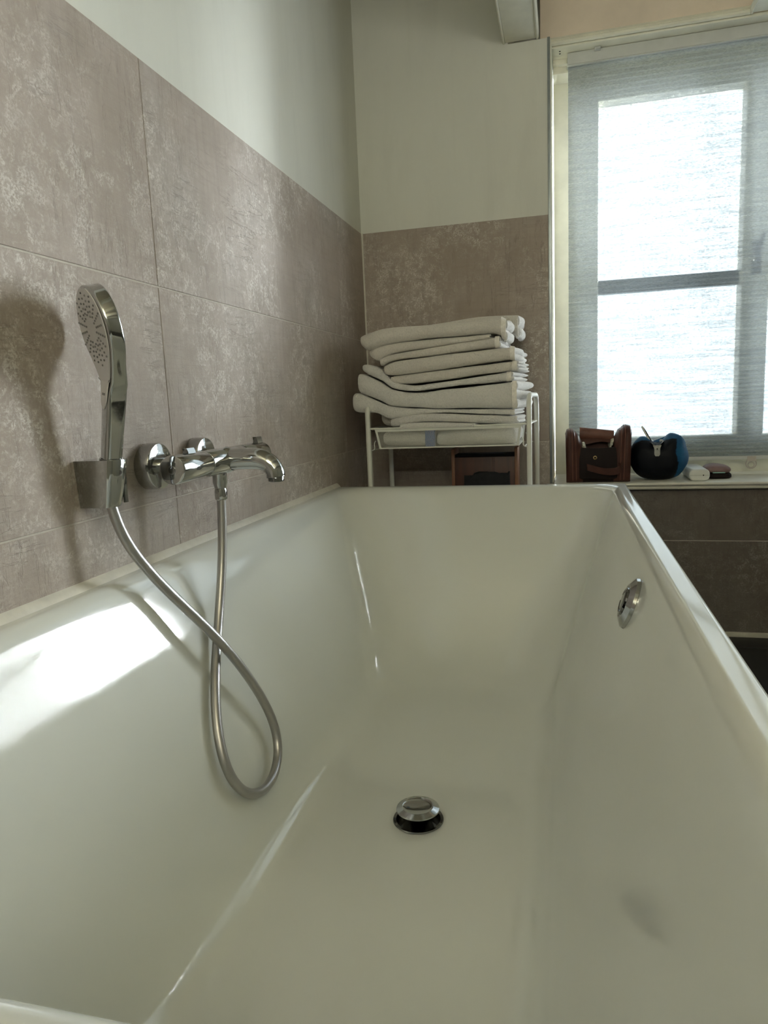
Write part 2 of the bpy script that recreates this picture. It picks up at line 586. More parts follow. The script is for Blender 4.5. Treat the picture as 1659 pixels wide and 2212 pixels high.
# unseen fill light added behind the camera to brighten ceiling and upper walls
ml = thing('added_fill', 'added fill light box on the unseen wall facing the tiled end wall', 'fill light', (0.9, YB, 1.55))
MB().loft([[(x, YB + a, 1.50 + h - 0.02) for a, h in ((0, 0), (0.12, 0.02), (0.22, 0.10), (0.02, 0.20), (0, 0.19))] for x in (0.36, 1.44)]).build('fill_housing', M['metalw'], ml, world_origin=(0.9, YB, 1.55))
# the fill's area light lies on the housing's upper front face
LC = Vector((0.9, YB + 0.12, 1.63))
LN = Vector((0, 0.10, 0.20)).normalized()
area_light('added_fill_light', LC + LN * 0.004, LN.to_track_quat('-Z', 'Y').to_euler(), 1.0, 0.19, FILL_W, (0.99, 0.985, 0.87))

b = MB().box(-0.1, XR + 0.1, YB - 0.1, YW + 0.2, FL - 0.12, FL - 0.004)
fl = struct(b.build('floor', M['fgrout'], sharp=0, world_origin=(1.0, 0.5, FL - 0.004)))
xs = [0.0, 0.45, 0.90, 1.35, 1.80, 2.25, 2.70, XR]
ys = [YB, -0.89, -0.44, 0.01, 0.46, 0.91, 1.36, 1.81, 2.26, YK + 0.003]
for x0, x1 in zip(xs, xs[1:]):
    for y0, y1 in zip(ys, ys[1:]):
        q0 = [(x, y, FL - 0.01) for x, y in ((x0 + .0015, y0 + .0015), (x1 - .0015, y0 + .0015), (x1 - .0015, y1 - .0015), (x0 + .0015, y1 - .0015))]
        q1 = [(x, y, FL - 0.001) for x, y, _ in q0]
        cx, cy = (x0 + x1) / 2, (y0 + y1) / 2
        q2 = [(x + (.001 if x < cx else -.001), y + (.001 if y < cy else -.001), FL) for x, y, _ in q0]
        MB().loft([q0, q1, q2]).build('tile', M['floor'], fl, sharp=0, world_origin=(cx, cy, FL))

b = MB().box(-0.1, XR + 0.1, YB - 0.1, YW + 0.2, CEIL, CEIL + 0.1)
ce = struct(b.build('ceiling', M['ceiling'], sharp=0, world_origin=(1.0, 0.5, CEIL)))


# ceiling beams with a small moulding on each lower edge
def moulding(y0, y1, x, side, z):
    """thin two-step bead along y on the lower edge of a beam's side face"""
    return [[(x + side * dx, y, z + dz) for dx, dz in ((0, 0.0), (0.004, -0.001), (0.008, 0.004), (0.0085, 0.009), (0.005, 0.012), (0.009, 0.016), (0.006, 0.022), (0, 0.024))] for y in (y0, y1)]


def beam(name, x0, x1, y0, y1, z):
    o = struct(MB().box(x0 + 0.006, x1 - 0.006, y0, y1, z, CEIL + 0.02, 0.004).build(name, M['cream'], world_origin=((x0 + x1) / 2, (y0 + y1) / 2, z)))
    for x, sd in ((x0 + 0.006, -1), (x1 - 0.006, 1)):
        MB().loft(moulding(y0, y1, x, sd, z - 0.002)).build('moulding', M['cream'], o, world_origin=(x, (y0 + y1) / 2, z))
    return o


beam('trim_1', 0.468, 0.572, YB, YF + 0.0022, 1.890)
beam('trim_2', 1.168, 1.282, YB, 2.44, 1.900)
beam('trim_3', 1.87, 1.98, YB, 2.44, 1.900)
beam('trim_7', 2.57, 2.68, YB, 2.44, 1.900)
o = struct(MB().box(0.575, XR, 2.445, 2.500, 1.902, CEIL + 0.02, 0.003).build('trim_4', M['lintel'], world_origin=(1.4, 2.47, 1.902)))
prof = ((0, 0.0), (0.005, -0.002), (0.011, 0.002), (0.0115, 0.008), (0.007, 0.011), (0.0105, 0.015), (0.007, 0.021), (0, 0.023))
for xa, xb in ((0.575, 1.168), (1.282, 1.87)):
    MB().loft([[(x, 2.446 - d, 1.900 + h) for d, h in prof] for x in (xa, xb)]).build('moulding', M['cream'], o, world_origin=((xa + xb) / 2, 2.44, 1.90))
MB().box(0.575, XR, 2.447, YW + 0.03, 1.893, 1.9025, 0.001).build('soffit', M['cream'], o, world_origin=(1.4, 2.53, 1.9))

# window sill: board with a double rounded nose
prof = [(2.66, 0.531), (2.345, 0.531), (2.338, 0.533), (2.336, 0.537), (2.338, 0.541), (2.333, 0.543), (2.3295, 0.548), (2.332, 0.553), (2.338, 0.5545), (2.70, 0.5545), (2.70, 0.531)]
b = MB().loft([[(x, y, z) for y, z in prof] for x in (0.612, XR)])
b.box(0.586, 0.613, 2.333, 2.3525, 0.533, 0.5535, 0.004)
sill = struct(b.build('trim_5', M['sill'], world_origin=(1.3, 2.5, 0.54)))

# ------------------------------------------------------------------ window behind the blind
win = struct(MB().box(0.612, 0.757, YW, 2.70, 0.548, 1.90, 0.004).box(2.790, 2.936, YW, 2.70, 0.548, 1.90, 0.004)
             .box(0.755, 2.792, YW, 2.70, 1.787, 1.90, 0.004).box(0.755, 2.792, YW, 2.70, 0.548, 0.680, 0.004)
             .build('window_1', M['cream'], world_origin=(1.24, 2.66, 0.55)))
for x0 in (1.207,):
    MB().box(x0, x0 + 0.081, YW, 2.70, 0.68, 1.787, 0.004).build('post', M['cream'], win, world_origin=(x0 + 0.04, 2.66, 1.2))
for x0, x1 in ((0.757, 1.207), (1.288, 2.790)):  # unseen right pane widened to admit more daylight onto the left wall
    MB().box(x0, x1, YW + 0.04, 2.70, 1.176, 1.222, 0.006).build('glazing_bar', M['bar'], win, world_origin=((x0 + x1) / 2, 2.66, 1.194))
    for z0, z1 in ((0.68, 1.171), (1.217, 1.787)):
        MB().box(x0, x1, 2.678, 2.682, z0, z1).build('pane', M['glass'], win, sharp=0, world_origin=((x0 + x1) / 2, 2.68, (z0 + z1) / 2))
b = MB().box(1.236, 1.262, YW - 0.006, YW, 1.20, 1.30, 0.002).tube([(1.249, YW, 1.255), (1.249, YW - 0.022, 1.255), (1.249, YW - 0.028, 1.262), (1.262, YW - 0.030, 1.318)], 0.006, 10)
b.build('handle', M['darkchrome'], win, world_origin=(1.249, YW, 1.25))
# stepped head block in the upper left corner of the frame, with two old screw holes
b = MB().box(0.612, 0.657, 2.525, YW, 1.878, 1.8935, 0.002).box(0.612, 0.656, 2.545, YW, 1.862, 1.879, 0.003).box(0.612, 0.661, 2.54, YW, 1.856, 1.8625, 0.001)
b.build('head_block', M['cream'], win, world_origin=(0.635, 2.56, 1.875))
for yy in (2.47, 2.487):
    MB().lathe([(0.0026, 0), (0.0026, 0.0012)], (0.634, yy, 1.8922), (0, 0, 1), 12).build('screw_hole', M['black'], win, world_origin=(0.634, yy, 1.893))

# ------------------------------------------------------------------ pleated blind
bl = thing('pleated_blind', 'white pleated blind let down over the sunlit window', 'blind', (1.24, 2.51, 1.893))
XB0, XB1 = 0.659, 2.93
b = MB().box(XB0 - 0.002, XB1, 2.488, 2.528, 1.858, 1.8925, 0.003)
b.build('head_rail', M['rail'], bl, world_origin=(1.24, 2.51, 1.875))
MB().box(XB0 - 0.002, XB1, 2.487, 2.491, 1.8545, 1.8575, 0.001).build('rail_lip', M['rail'], bl, world_origin=(1.24, 2.489, 1.856))
n = 92
zt, zb = 1.858, 0.613
rows = []
for i in range(2 * n + 1):
    t = i / (2 * n)
    tz = t + 0.10 * t * (1 - t)
    amp = 0.0020 + 0.0072 * t ** 1.8
    z = zt + (zb - zt) * tz
    y = 2.509 + 0.050 * t + (amp if i % 2 else -amp)
    rows.append([(x, y + 0.0012 * noise.noise((x * 5, 0, z * 4)), z + 0.0010 * t * noise.noise((x * 4, i * 0.9, 3))) for x in [XB0 + (XB1 - XB0) * k / 24 for k in range(37)]])
b = MB().loft(rows, closed=False, cap0=False, cap1=False)
fab = b.build('pleated_cloth', M['blind'], bl, sharp=0, world_origin=(1.24, 2.53, 1.24))
MB().box(XB0, XB1, 2.548, 2.570, 0.601, 0.6135, 0.002).build('bottom_rail', M['rail'], bl, world_origin=(1.24, 2.56, 0.607))
ring = [(1.238 + 0.0155 * math.cos(a), 2.547, 0.588 + 0.0165 * math.sin(a)) for a in [2 * PI * k / 24 for k in range(25)]]
b = MB().tube(ring, 0.0021, 8, False).tube([(1.238 + 0.009 * math.cos(a), 2.547, 0.584 + 0.009 * math.sin(a)) for a in [2 * PI * k / 20 for k in range(21)]], 0.0016, 8, False)
b.box(1.226, 1.252, 2.5445, 2.548, 0.596, 0.612, 0.001)
b.build('pull_ring', M['clear'], bl, world_origin=(1.238, 2.547, 0.588))
MB().box(0.738, 0.756, 2.474, 2.489, 1.884, 1.8925, 0.0015).box(0.742, 0.752, 2.470, 2.476, 1.884, 1.887, 0.001).build('rail_clip', M['rail'], bl, world_origin=(0.747, 2.48, 1.889))

# ------------------------------------------------------------------ bath tub
TW, TY0, TY1, RZ = 0.80, 0.179, 1.955, 0.60
TC = (0.4004, (TY0 + TY1) / 2)
# (inset at the long sides, inset at the ends, height, plan corner radius)
PROF = [(0.0, 0.0, 0.560, 0.004), (0.0, 0.0, 0.592, 0.004), (0.0012, 0.0012, 0.5972, 0.005), (0.0045, 0.0045, 0.5996, 0.006), (0.008, 0.008, 0.600, 0.008),
        (0.018, 0.018, 0.5996, 0.035), (0.024, 0.025, 0.5985, 0.052), (0.030, 0.033, 0.5950, 0.064), (0.0365, 0.042, 0.5880, 0.072), (0.043, 0.052, 0.5765, 0.078),
        (0.050, 0.063, 0.560, 0.083), (0.0650, 0.086, 0.520, 0.092), (0.0860, 0.118, 0.460, 0.102), (0.1100, 0.155, 0.390, 0.112), (0.1360, 0.194, 0.315, 0.122),
        (0.1580, 0.232, 0.250, 0.130), (0.1720, 0.258, 0.212, 0.134), (0.1840, 0.283, 0.186, 0.136), (0.1990, 0.312, 0.167, 0.136), (0.2180, 0.345, 0.156, 0.132),
        (0.2420, 0.385, 0.1515, 0.122), (0.272, 0.43, 0.1500, 0.10)]


def tub_ring(ix, iy, z, r):
    hx, hy = TW / 2 - ix, (TY1 - TY0) / 2 - iy
    r = min(r, hx - 0.001, hy - 0.001)
    out = []
    for (sx, sy, a0) in ((1, -1, -PI / 2), (1, 1, 0), (-1, 1, PI / 2), (-1, -1, PI)):
        cx, cy = sx * (hx - r), sy * (hy - r)
        for k in range(15):
            a = a0 + (PI / 2) * k / 14
            out.append((TC[0] + cx + r * math.cos(a), TC[1] + cy + r * math.sin(a), z))
        nx = {(1, -1): (1, 1), (1, 1): (-1, 1), (-1, 1): (-1, -1), (-1, -1): (1, -1)}[(sx, sy)]
        a = out[-1]
        ex, ey = nx[0] * (hx - r), nx[1] * (hy - r)
        ang = {(1, -1): 0, (1, 1): PI / 2, (-1, 1): PI, (-1, -1): -PI / 2}[(sx, sy)]
        e = (TC[0] + ex + r * math.cos(ang), TC[1] + ey + r * math.sin(ang), z)
        m = 40 if sx * sy < 0 else 18
        for k in range(1, m):
            t = k / m
            out.append((a[0] + (e[0] - a[0]) * t, a[1] + (e[1] - a[1]) * t, z))
    return out


prof = smooth(PROF[:4], 3)[:-1] + smooth(PROF[3:], 6)
rings = [tub_ring(*p) for p in prof]
last = rings[-1]
DR = 0.0405
DX, DY = 0.4065, 1.063
for t in (0.2, 0.4, 0.6, 0.78, 0.9, 0.97, 1.0):
    row = []
    for p in last:
        a = math.atan2(p[1] - TC[1], p[0] - TC[0])
        q = (DX + DR * math.cos(a), DY + DR * math.sin(a))
        row.append((p[0] + (q[0] - p[0]) * t, p[1] + (q[1] - p[1]) * t, 0.150 - 0.0012 * t - (0.0015 if t == 1.0 else 0)))
    rings.append(row)
tub = MB().loft(rings, True, False, False).build('bathtub', M['enamel'], sharp=60, world_origin=(TC[0], TC[1], FL))
tag(tub, 'large white enamel bathtub built in along the tiled wall', 'bathtub')
# apron panels and hidden tray under the rim so that the tub stands on the floor
b = MB().box(0.755, 0.770, TY0 + 0.02, TY1 - 0.02, FL, 0.562).box(0.004, 0.755, TY1 - 0.04, TY1 - 0.025, FL, 0.562).box(0.004, 0.755, TY0 + 0.025, TY0 + 0.04, FL, 0.562)
b.build('apron', M['tile'], tub, sharp=0, world_origin=(0.76, TC[1], 0.3))
# drain with a raised pop-up plug
dr = MB().lathe([(0.0425, 0.1488), (0.0415, 0.1508), (0.037, 0.1502), (0.0345, 0.144), (0.033, 0.128), (0.002, 0.124)], (DX, DY, 0), (0, 0, 1), 56, False, True)
dr = dr.build('drain', M['darkchrome'], tub, world_origin=(TC[0], TC[1], 0.15))
pl = MB().lathe([(0.012, 0.124), (0.012, 0.150), (0.030, 0.1615), (0.0352, 0.1655), (0.0362, 0.1675), (0.0355, 0.1692), (0.0258, 0.1725), (0.0248, 0.1720), (0.020, 0.1712), (0.010, 0.1705), (0.0005, 0.1702)], (DX, DY, 0), (0, 0, 1), 64)
pl.build('plug', M['chrome'], dr, sharp=25, world_origin=(TC[0], TC[1], 0.165))
# overflow plate on the right flank
ON = Vector((-1, 0, 0.35)).normalized()
OC = Vector((0.7365, 1.062, 0.531)) - ON * 0.002
ov = MB().lathe([(0.0385, -0.004), (0.039, 0.0), (0.0375, 0.0045), (0.027, 0.0105), (0.0255, 0.0105), (0.0245, 0.009), (0.018, 0.0085), (0.001, 0.0085)], OC, ON, 56, False, True).build('overflow', M['chrome'], tub, sharp=25, world_origin=OC)
e1 = Vector((0, 1, 0))
e2 = ON.cross(e1)
b = MB()
for k0, k1 in ((0.25, PI - 0.25), (PI + 0.25, 2 * PI - 0.25)):
    arc = [OC + ON * 0.010 + (e1 * math.cos(a) + e2 * math.sin(a)) * 0.0185 for a in [k0 + (k1 - k0) * i / 14 for i in range(15)]]
    b.tube(arc, 0.0028, 8)
b.lathe([(0.0135, 0.008), (0.0135, 0.012), (0.012, 0.0128), (0.001, 0.0128)], OC, ON, 32, False, True)
b.build('overflow_knob', M['darkchrome'], ov, world_origin=OC)

# silicone joint along the left wall
path = [(0.0, y, 0.6005) for y in (TY0, TY1)]
cs = [(0.0, -0.002), (0.011, -0.001), (0.008, 0.0035), (0.003, 0.0085), (0.0, 0.0105)]
struct(MB().loft([[(x - 0.0002, y, 0.6 + z) for x, z in cs] for y in (TY0, TY1 + 0.004)]).build('trim_6', M['silicone'], world_origin=(0.004, 1.06, 0.603)))

# ------------------------------------------------------------------ bath mixer on the wall
mx = thing('bath_mixer', 'chrome wall mixer with a curved spout over the bathtub', 'tap', (0.0, 1.075, 0.752))
AX, AZ = 0.090, 0.7525


def cyl_y(b, y0, y1, r, bev=0.003, n=44):
    return b.lathe([(0.001, y0), (r - bev, y0), (r - bev * 0.3, y0 + bev * 0.3), (r, y0 + bev), (r, y1 - bev), (r - bev * 0.3, y1 - bev * 0.3), (r - bev, y1), (0.001, y1)], (AX, 0, AZ), (0, 1, 0), n)


for yc in (0.999, 1.150):
    fg = MB().lathe([(0.001, 0.0), (0.0355, 0.0), (0.0368, 0.002), (0.0368, 0.021), (0.0355, 0.0245), (0.033, 0.0255), (0.012, 0.0255)], (0, yc, AZ), (1, 0, 0), 52, True, False).build('flange', M['chrome'], mx, world_origin=(0, yc, AZ))
    MB().lathe([(0.0125, 0.020), (0.0125, 0.040), (0.0165, 0.042), (0.0165, 0.060), (0.014, 0.066), (0.014, 0.085)], (0, yc, AZ), (1, 0, 0), 6 if False else 28, False, False).build('union_nut', M['chrome'], fg, world_origin=(0.04, yc, AZ))
cyl_y(MB(), 1.0155, 1.152, 0.0212, 0.0012).build('mixer_body', M['chrome'], mx, world_origin=(AX, 1.08, AZ))
for y0, y1, ly, nm in ((0.922, 1.0145, 0.974, 'near'), (1.153, 1.240, 1.226, 'far')):
    hd = cyl_y(MB(), y0, y1, 0.0216, 0.0022).build('handle', M['chrome'], mx, world_origin=(AX, (y0 + y1) / 2, AZ))
    tp = 0.029 if nm == 'near' else 0.032
    pr_ = [(-0.006, 0.019), (0.006, 0.019), (0.0048, 0.0245), (0.0042, tp), (-0.0042, tp), (-0.0048, 0.0245)]
    MB().loft([[(AX + 0.001 + d * 0.9, ly + (k - 0.5) * 0.022 - (0.003 if h > 0.028 else 0), AZ + h) for d, h in pr_] for k in (0, 1)]).build('lever', M['chrome'], hd, world_origin=(AX, ly, AZ + 0.025))
    if nm == 'near':
        MB().lathe([(0.0062, 0.0), (0.0062, 0.0009), (0.0056, 0.0012), (0.001, 0.0012)], (AX, y0 + 0.0004, AZ), (0, -1, 0), 28, False, True).build('end_button', M['darkchrome'], hd, world_origin=(AX, y0, AZ))
SY = 1.084
path = smooth([(AX, SY, AZ + 0.0015), (0.112, SY, AZ + 0.002), (0.135, SY, AZ + 0.0025), (0.156, SY, AZ + 0.001), (0.173, SY, AZ - 0.007), (0.1815, SY, AZ - 0.019), (0.183, SY, AZ - 0.029)], 7)
nn = len(path)
b = MB().tube(path, [0.0178 - 0.0022 * min(1, max(0, (i / nn - 0.45) / 0.3)) for i in range(nn)], 32)
b.lathe([(0.0225, 0.0), (0.0213, 0.004), (0.0178, 0.010)], (AX + 0.008, SY, AZ + 0.001), (1, 0, 0), 32, False, False)
sp = b.build('spout', M['chrome'], mx, sharp=50, world_origin=(0.14, SY, AZ))
MB().lathe([(0.0125, 0.0), (0.0132, 0.001), (0.0132, 0.0085), (0.0118, 0.0095), (0.010, 0.004), (0.001, 0.004)], (0.1832, SY, AZ - 0.027), (0, 0, -1), 32, False, True).build('aerator', M['darkchrome'], sp, world_origin=(0.192, SY, AZ - 0.03))
HX, HY = 0.0865, 1.074
MB().lathe([(0.001, 0.728), (0.0118, 0.736), (0.0122, 0.716), (0.0105, 0.712), (0.0100, 0.708), (0.001, 0.708)], (HX, HY, 0), (0, 0, 1), 28).build('hose_outlet', M['chrome'], mx, world_origin=(HX, HY, 0.72))

# ------------------------------------------------------------------ hand shower, its bracket and hose
H0 = Vector((0.044, 0.845, 0.765))
HU = Vector((0.17, 0, 1)).normalized()
NH = Vector((-0.6, -0.8, 0))
HA = (HU + NH * 0.30).normalized()
HN = (NH - HA * HA.dot(NH)).normalized()
HS = HA.cross(HN)
NK = H0 + HU * 0.115
HC = NK + HA * 0.072
hs = thing('hand_shower', 'chrome hand shower with a pale grey spray face', 'shower head', tuple(H0))
R0 = 0.0545


def head_w(a):
    """half width of the paddle at distance a along the head axis from its centre"""
    if a > -0.034:
        return math.sqrt(max(0.0, R0 * R0 - a * a))
    t = min(1.0, (-0.034 - a) / 0.055)
    w0 = math.sqrt(R0 * R0 - 0.034 ** 2)
    t = t * t * (3 - 2 * t) * 0.35 + (1 - (1 - t) ** 1.7) * 0.65
    return w0 + (0.0140 - w0) * t


rings = []
stations = [R0 * math.sin(PI / 2 * (1 - k / 16)) for k in range(17)] + [-0.008 * k for k in range(1, 12)]
for a in stations:
    w = max(head_w(a), 0.0004)
    th = min(0.0105 + (0.0030 if a < -0.06 else 0), max(w, 0.0015) * 0.9)
    th = 0.0105 if a > -0.05 else 0.0105 + 0.0025 * min(1, (-0.05 - a) / 0.04)
    if a < -0.072:
        c = NK + HU * (a + 0.072)
        n_ = (NH - HU * HU.dot(NH)).normalized()
    else:
        c = HC + HA * a
        t = min(1, max(0, (-0.050 - a) / 0.022))
        n_ = HN.lerp((NH - HU * HU.dot(NH)).normalized(), t * 0.5).normalized()
    rr = min(0.005, w * 0.9)
    ring = []
    for sx, sy, a0 in ((1, -1, -PI / 2), (1, 1, 0), (-1, 1, PI / 2), (-1, -1, PI)):
        for k in range(5):
            an = a0 + PI / 2 * k / 4
            ring.append(c + HS * (sx * (w - rr) + rr * math.cos(an)) + n_ * (sy * (th - rr) + rr * math.sin(an)))
    rings.append(ring)
nl = (NH - HU * HU.dot(NH)).normalized()
sl = HU.cross(nl)
for k in range(1, 12):
    c = NK + HU * (-0.016 - 0.0105 * k)
    w = 0.0140 - 0.0012 * k / 11
    th = 0.0130 - 0.0006 * k / 11
    rr = 0.005 + 0.0055 * k / 11
    ring = []
    for sx, sy, a0 in ((1, -1, -PI / 2), (1, 1, 0), (-1, 1, PI / 2), (-1, -1, PI)):
        for q in range(5):
            an = a0 + PI / 2 * q / 4
            ring.append(c + sl * (sx * (w - rr) + rr * math.cos(an)) + nl * (sy * (th - rr) + rr * math.sin(an)))
    rings.append(ring)
MB().loft(rings).build('shell', M['chrome'], hs, sharp=50, world_origin=HC)
# spray face: same outline, a little smaller, lying on the front of the head and running down the neck
left, right = [], []
for a in [R0 * 0.93 * math.sin(PI / 2 * (1 - k / 20)) for k in range(21)] + [-0.006 * k for k in range(1, 19)]:
    w = head_w(min(a * 1.04, R0)) * 0.93 - 0.0005
    if a < -0.085:
        w *= math.sqrt(max(0.0, 1 - ((-0.085 - a) / 0.0235) ** 2))
    w = max(w, 0.0002)
    if a < -0.072:
        c = NK + HU * (a + 0.072) + nl * (0.0130 + 0.0002)
        n_ = nl
    else:
        th = 0.0105 if a > -0.05 else 0.0105 + 0.0025 * min(1, (-0.05 - a) / 0.04)
        c = HC + HA * a + HN * (th + 0.0002)
        n_ = HN
    left.append((c - HS * w, n_))
    right.append((c + HS * w, n_))
r0 = [[p for p, _ in (l, r)] for l, r in zip(left, right)]
rings = [[l[0], l[0] + l[1] * 0.0012 + HS * min(0.0012, (r[0] - l[0]).length * 0.3), r[0] + r[1] * 0.0012 - HS * min(0.0012, (r[0] - l[0]).length * 0.3), r[0]] for l, r in zip(left, right)]
sf = MB().loft(rings).build('spray_face', M['face'], hs, sharp=40, world_origin=HC)
b = MB()
for k in range(20):
    an = 2 * PI * (k + 0.5) / 20
    for q in range(5 if k % 2 else 4):
        rad = (0.0185 if k % 2 else 0.0222) + 0.0069 * q
        if rad > 0.047:
            continue
        p = HC + HN * 0.0115 + (HS * math.cos(an) + HA * math.sin(an)) * rad
        b.lathe([(0.0015, 0), (0.0013, 0.0016), (0.0005, 0.0019)], p, HN, 8, False, True)
b.build('nozzle', M['nozzle'], sf, world_origin=HC)['kind'] = 'stuff'
seam = []
for k in range(9):
    x = -1 + 2 * k / 8
    a = -0.064 - 0.008 * (1 - x * x)
    seam.append(HC + HA * a + HN * 0.0131 + HS * x * (head_w(a) * 0.9))
MB().tube(seam, 0.0005, 6).build('seam', M['nozzle'], sf, world_origin=HC)

b = MB()
for k in range(4):
    a = -0.088
    c = NK + HU * (a + 0.072) + nl * 0.01445 + HS * (-0.0042 + 0.0028 * k)
    q = [c + HS * dx + HU * dz for dx, dz in ((-0.001, -0.0016), (0.001, -0.0016), (0.001, 0.0016), (-0.001, 0.0016))]
    b.loft([q, [p + nl * 0.0002 for p in q]])
b.build('maker_mark', M['nozzle'], sf, sharp=0, world_origin=HC)

br = thing('shower_bracket', 'tapered chrome bracket holding the hand shower on the wall', 'shower holder', (0.0, 0.845, 0.735))
rings = []
for z, zz in ((0.776, 0), (0.7745, 1), (0.713, 2), (0.711, 3)):
    t = (0.776 - z) / 0.065
    hw = 0.0205 - 0.0045 * t
    d = 0.064 - 0.0145 * t - (0.001 if zz in (0, 3) else 0)
    ring = [(0.0, 0.849 + hw + 0.003, z)]
    yc = 0.847
    for k in range(15):
        an = PI / 2 - PI * k / 14
        ring.append((d - hw * 0.75 + hw * 0.75 * math.cos(an), yc + hw * math.sin(an), z))
    ring.append((0.0, 0.849 - hw - 0.003, z))
    rings.append(ring)
MB().loft(rings).build('body', M['chrome'], br, sharp=40, world_origin=(0.02, 0.847, 0.745))
# slotted front lip: thin curved plate and the dark slot beside it
MB().box(0.046, 0.050, 0.862, 0.8695, 0.714, 0.7765, 0.0012).build('lip', M['darkchrome'], br, world_origin=(0.048, 0.866, 0.745))
cup = MB().lathe([(0.0148, 0.0), (0.0155, 0.001), (0.0155, 0.004), (0.0135, 0.004)], H0 + HU * 0.008, HU, 32, False, False).build('collar', M['darkchrome'], br, world_origin=H0)

HP = [(0.0355, 0.846, 0.730), (0.036, 0.848, 0.710), (0.042, 0.855, 0.666), (0.053, 0.875, 0.629), (0.067, 0.900, 0.587), (0.087, 0.930, 0.543), (0.116, 0.967, 0.487),
      (0.136, 1.005, 0.424), (0.151, 1.040, 0.358), (0.161, 1.063, 0.302), (0.171, 1.052, 0.263), (0.177, 1.024, 0.239), (0.182, 0.978, 0.229), (0.178, 0.924, 0.242),
      (0.167, 0.896, 0.272), (0.153, 0.890, 0.309), (0.137, 0.904, 0.352), (0.119, 0.938, 0.402), (0.104, 0.980, 0.446), (0.094, 1.014, 0.484), (0.089, 1.034, 0.518),
      (0.0865, 1.058, 0.572), (0.086, 1.071, 0.632), (0.0865, HY, 0.690), (0.0865, HY, 0.703)]
ho = thing('shower_hose', 'steel shower hose hanging in a loop into the bathtub', 'hose', (0.17, 0.95, 0.23))
path = smooth(HP, 7)
for _ in range(60):
    path = path[:4] + [tuple(0.25 * a + 0.5 * b_ + 0.25 * c for a, b_, c in zip(path[i - 1], path[i], path[i + 1])) for i in range(4, len(path) - 4)] + path[-4:]
MB().tube(path, 0.0076, 16).build('hose', M['hose'], ho, sharp=60, world_origin=(0.1, 0.95, 0.45))
MB().lathe([(0.0082, 0.0), (0.0102, 0.002), (0.0106, 0.014), (0.0095, 0.020)], (HX, HY, 0.6872), (0, 0, 1), 24, True, True).build('hose_nut', M['chrome'], ho, world_origin=(HX, HY, 0.70))

# ------------------------------------------------------------------ white trolley behind the tub
tr = thing('towel_trolley', 'white metal mesh trolley standing between bathtub and tiled wall', 'trolley', (0.33, 2.1, FL))
FLG = (0.0925, 1.992)
FRG = (0.5505, 1.992)
BLG = (0.1015, 2.222)
BRG = (0.562, 2.222)
LR = 0.0073
for (f_, k_, top) in ((FLG, BLG, 0.836), (FRG, BRG, 0.8405)):
    pts = [(f_[0], f_[1], FL + 0.03), (f_[0], f_[1], 0.45), (f_[0], f_[1], top - 0.035)]
    dx, dy = k_[0] - f_[0], k_[1] - f_[1]
    for k in range(1, 7):
        an = PI - PI / 2 * k / 6
        q = 0.035
        pts.append((f_[0] + dx * (q + q * math.cos(an)) / dy, f_[1] + q + q * math.cos(an), top - 0.035 + q * math.sin(an)))
    for k in range(0, 7):
        an = PI / 2 - PI / 2 * k / 6
        q = 0.035
        yy = k_[1] - q + q * math.cos(an)
        pts.append((f_[0] + dx * (yy - f_[1]) / dy, yy, top - 0.035 + q * math.sin(an)))
    pts += [(k_[0], k_[1], 0.45), (k_[0], k_[1], FL + 0.03)]
    MB().tube(pts, LR, 14).build('end_frame', M['metalw'], tr, sharp=60, world_origin=(f_[0], 2.1, 0.45))
for p in (FLG, FRG, BLG, BRG):
    MB().lathe([(0.014, 0.0), (0.015, 0.004), (0.015, 0.022), (0.009, 0.032)], (p[0], p[1], FL), (0, 0, 1), 18).build('foot', M['black'], tr, world_origin=(p[0], p[1], FL))


def mesh_panel(p00, p10, p11, p01, nrm, step=0.0054, w=0.00025):
    """diamond mesh of thin strips inside a quadrilateral (corner order: lower left, lower right, upper right, upper left)"""
    A, B, C_, D = map(Vector, (p00, p10, p11, p01))
    L = (B - A).length
    H = (D - A).length
    n = Vector(nrm)
    b = MB()

    def at(u, v):
        return (A * (1 - u) + B * u) * (1 - v) + (D * (1 - u) + C_ * u) * v

    for s_ in (1, -1):
        k = -int(H / step) - 1
        while k * step < L + H:
            # line u*L = k*step + s*v*H*1.5
            segs = []
            x0 = k * step if s_ > 0 else k * step + H * 1.4
            x1 = x0 + s_ * H * 1.4
            k += 1
            v0, v1 = 0.0, 1.0
            d = x1 - x0
            for lim, sign in ((0.0, 1), (L, -1)):
                f0, f1 = sign * (x0 - lim), sign * (x1 - lim)
                if f0 < 0 and f1 < 0:
                    v0, v1 = 1, 0
                    break
                if f0 < 0:
                    v0 = max(v0, -f0 / (f1 - f0))
                elif f1 < 0:
                    v1 = min(v1, f0 / (f0 - f1))
            if v1 - v0 < 0.02:
                continue
            P = at((x0 + d * v0) / L, v0)
            Q = at((x0 + d * v1) / L, v1)
            t = (Q - P).normalized()
            sd = t.cross(n).normalized() * w
            b.add([P - sd, P + sd, Q + sd, Q - sd], [(0, 1, 2, 3)])
            off = n * 0.0004
    return b


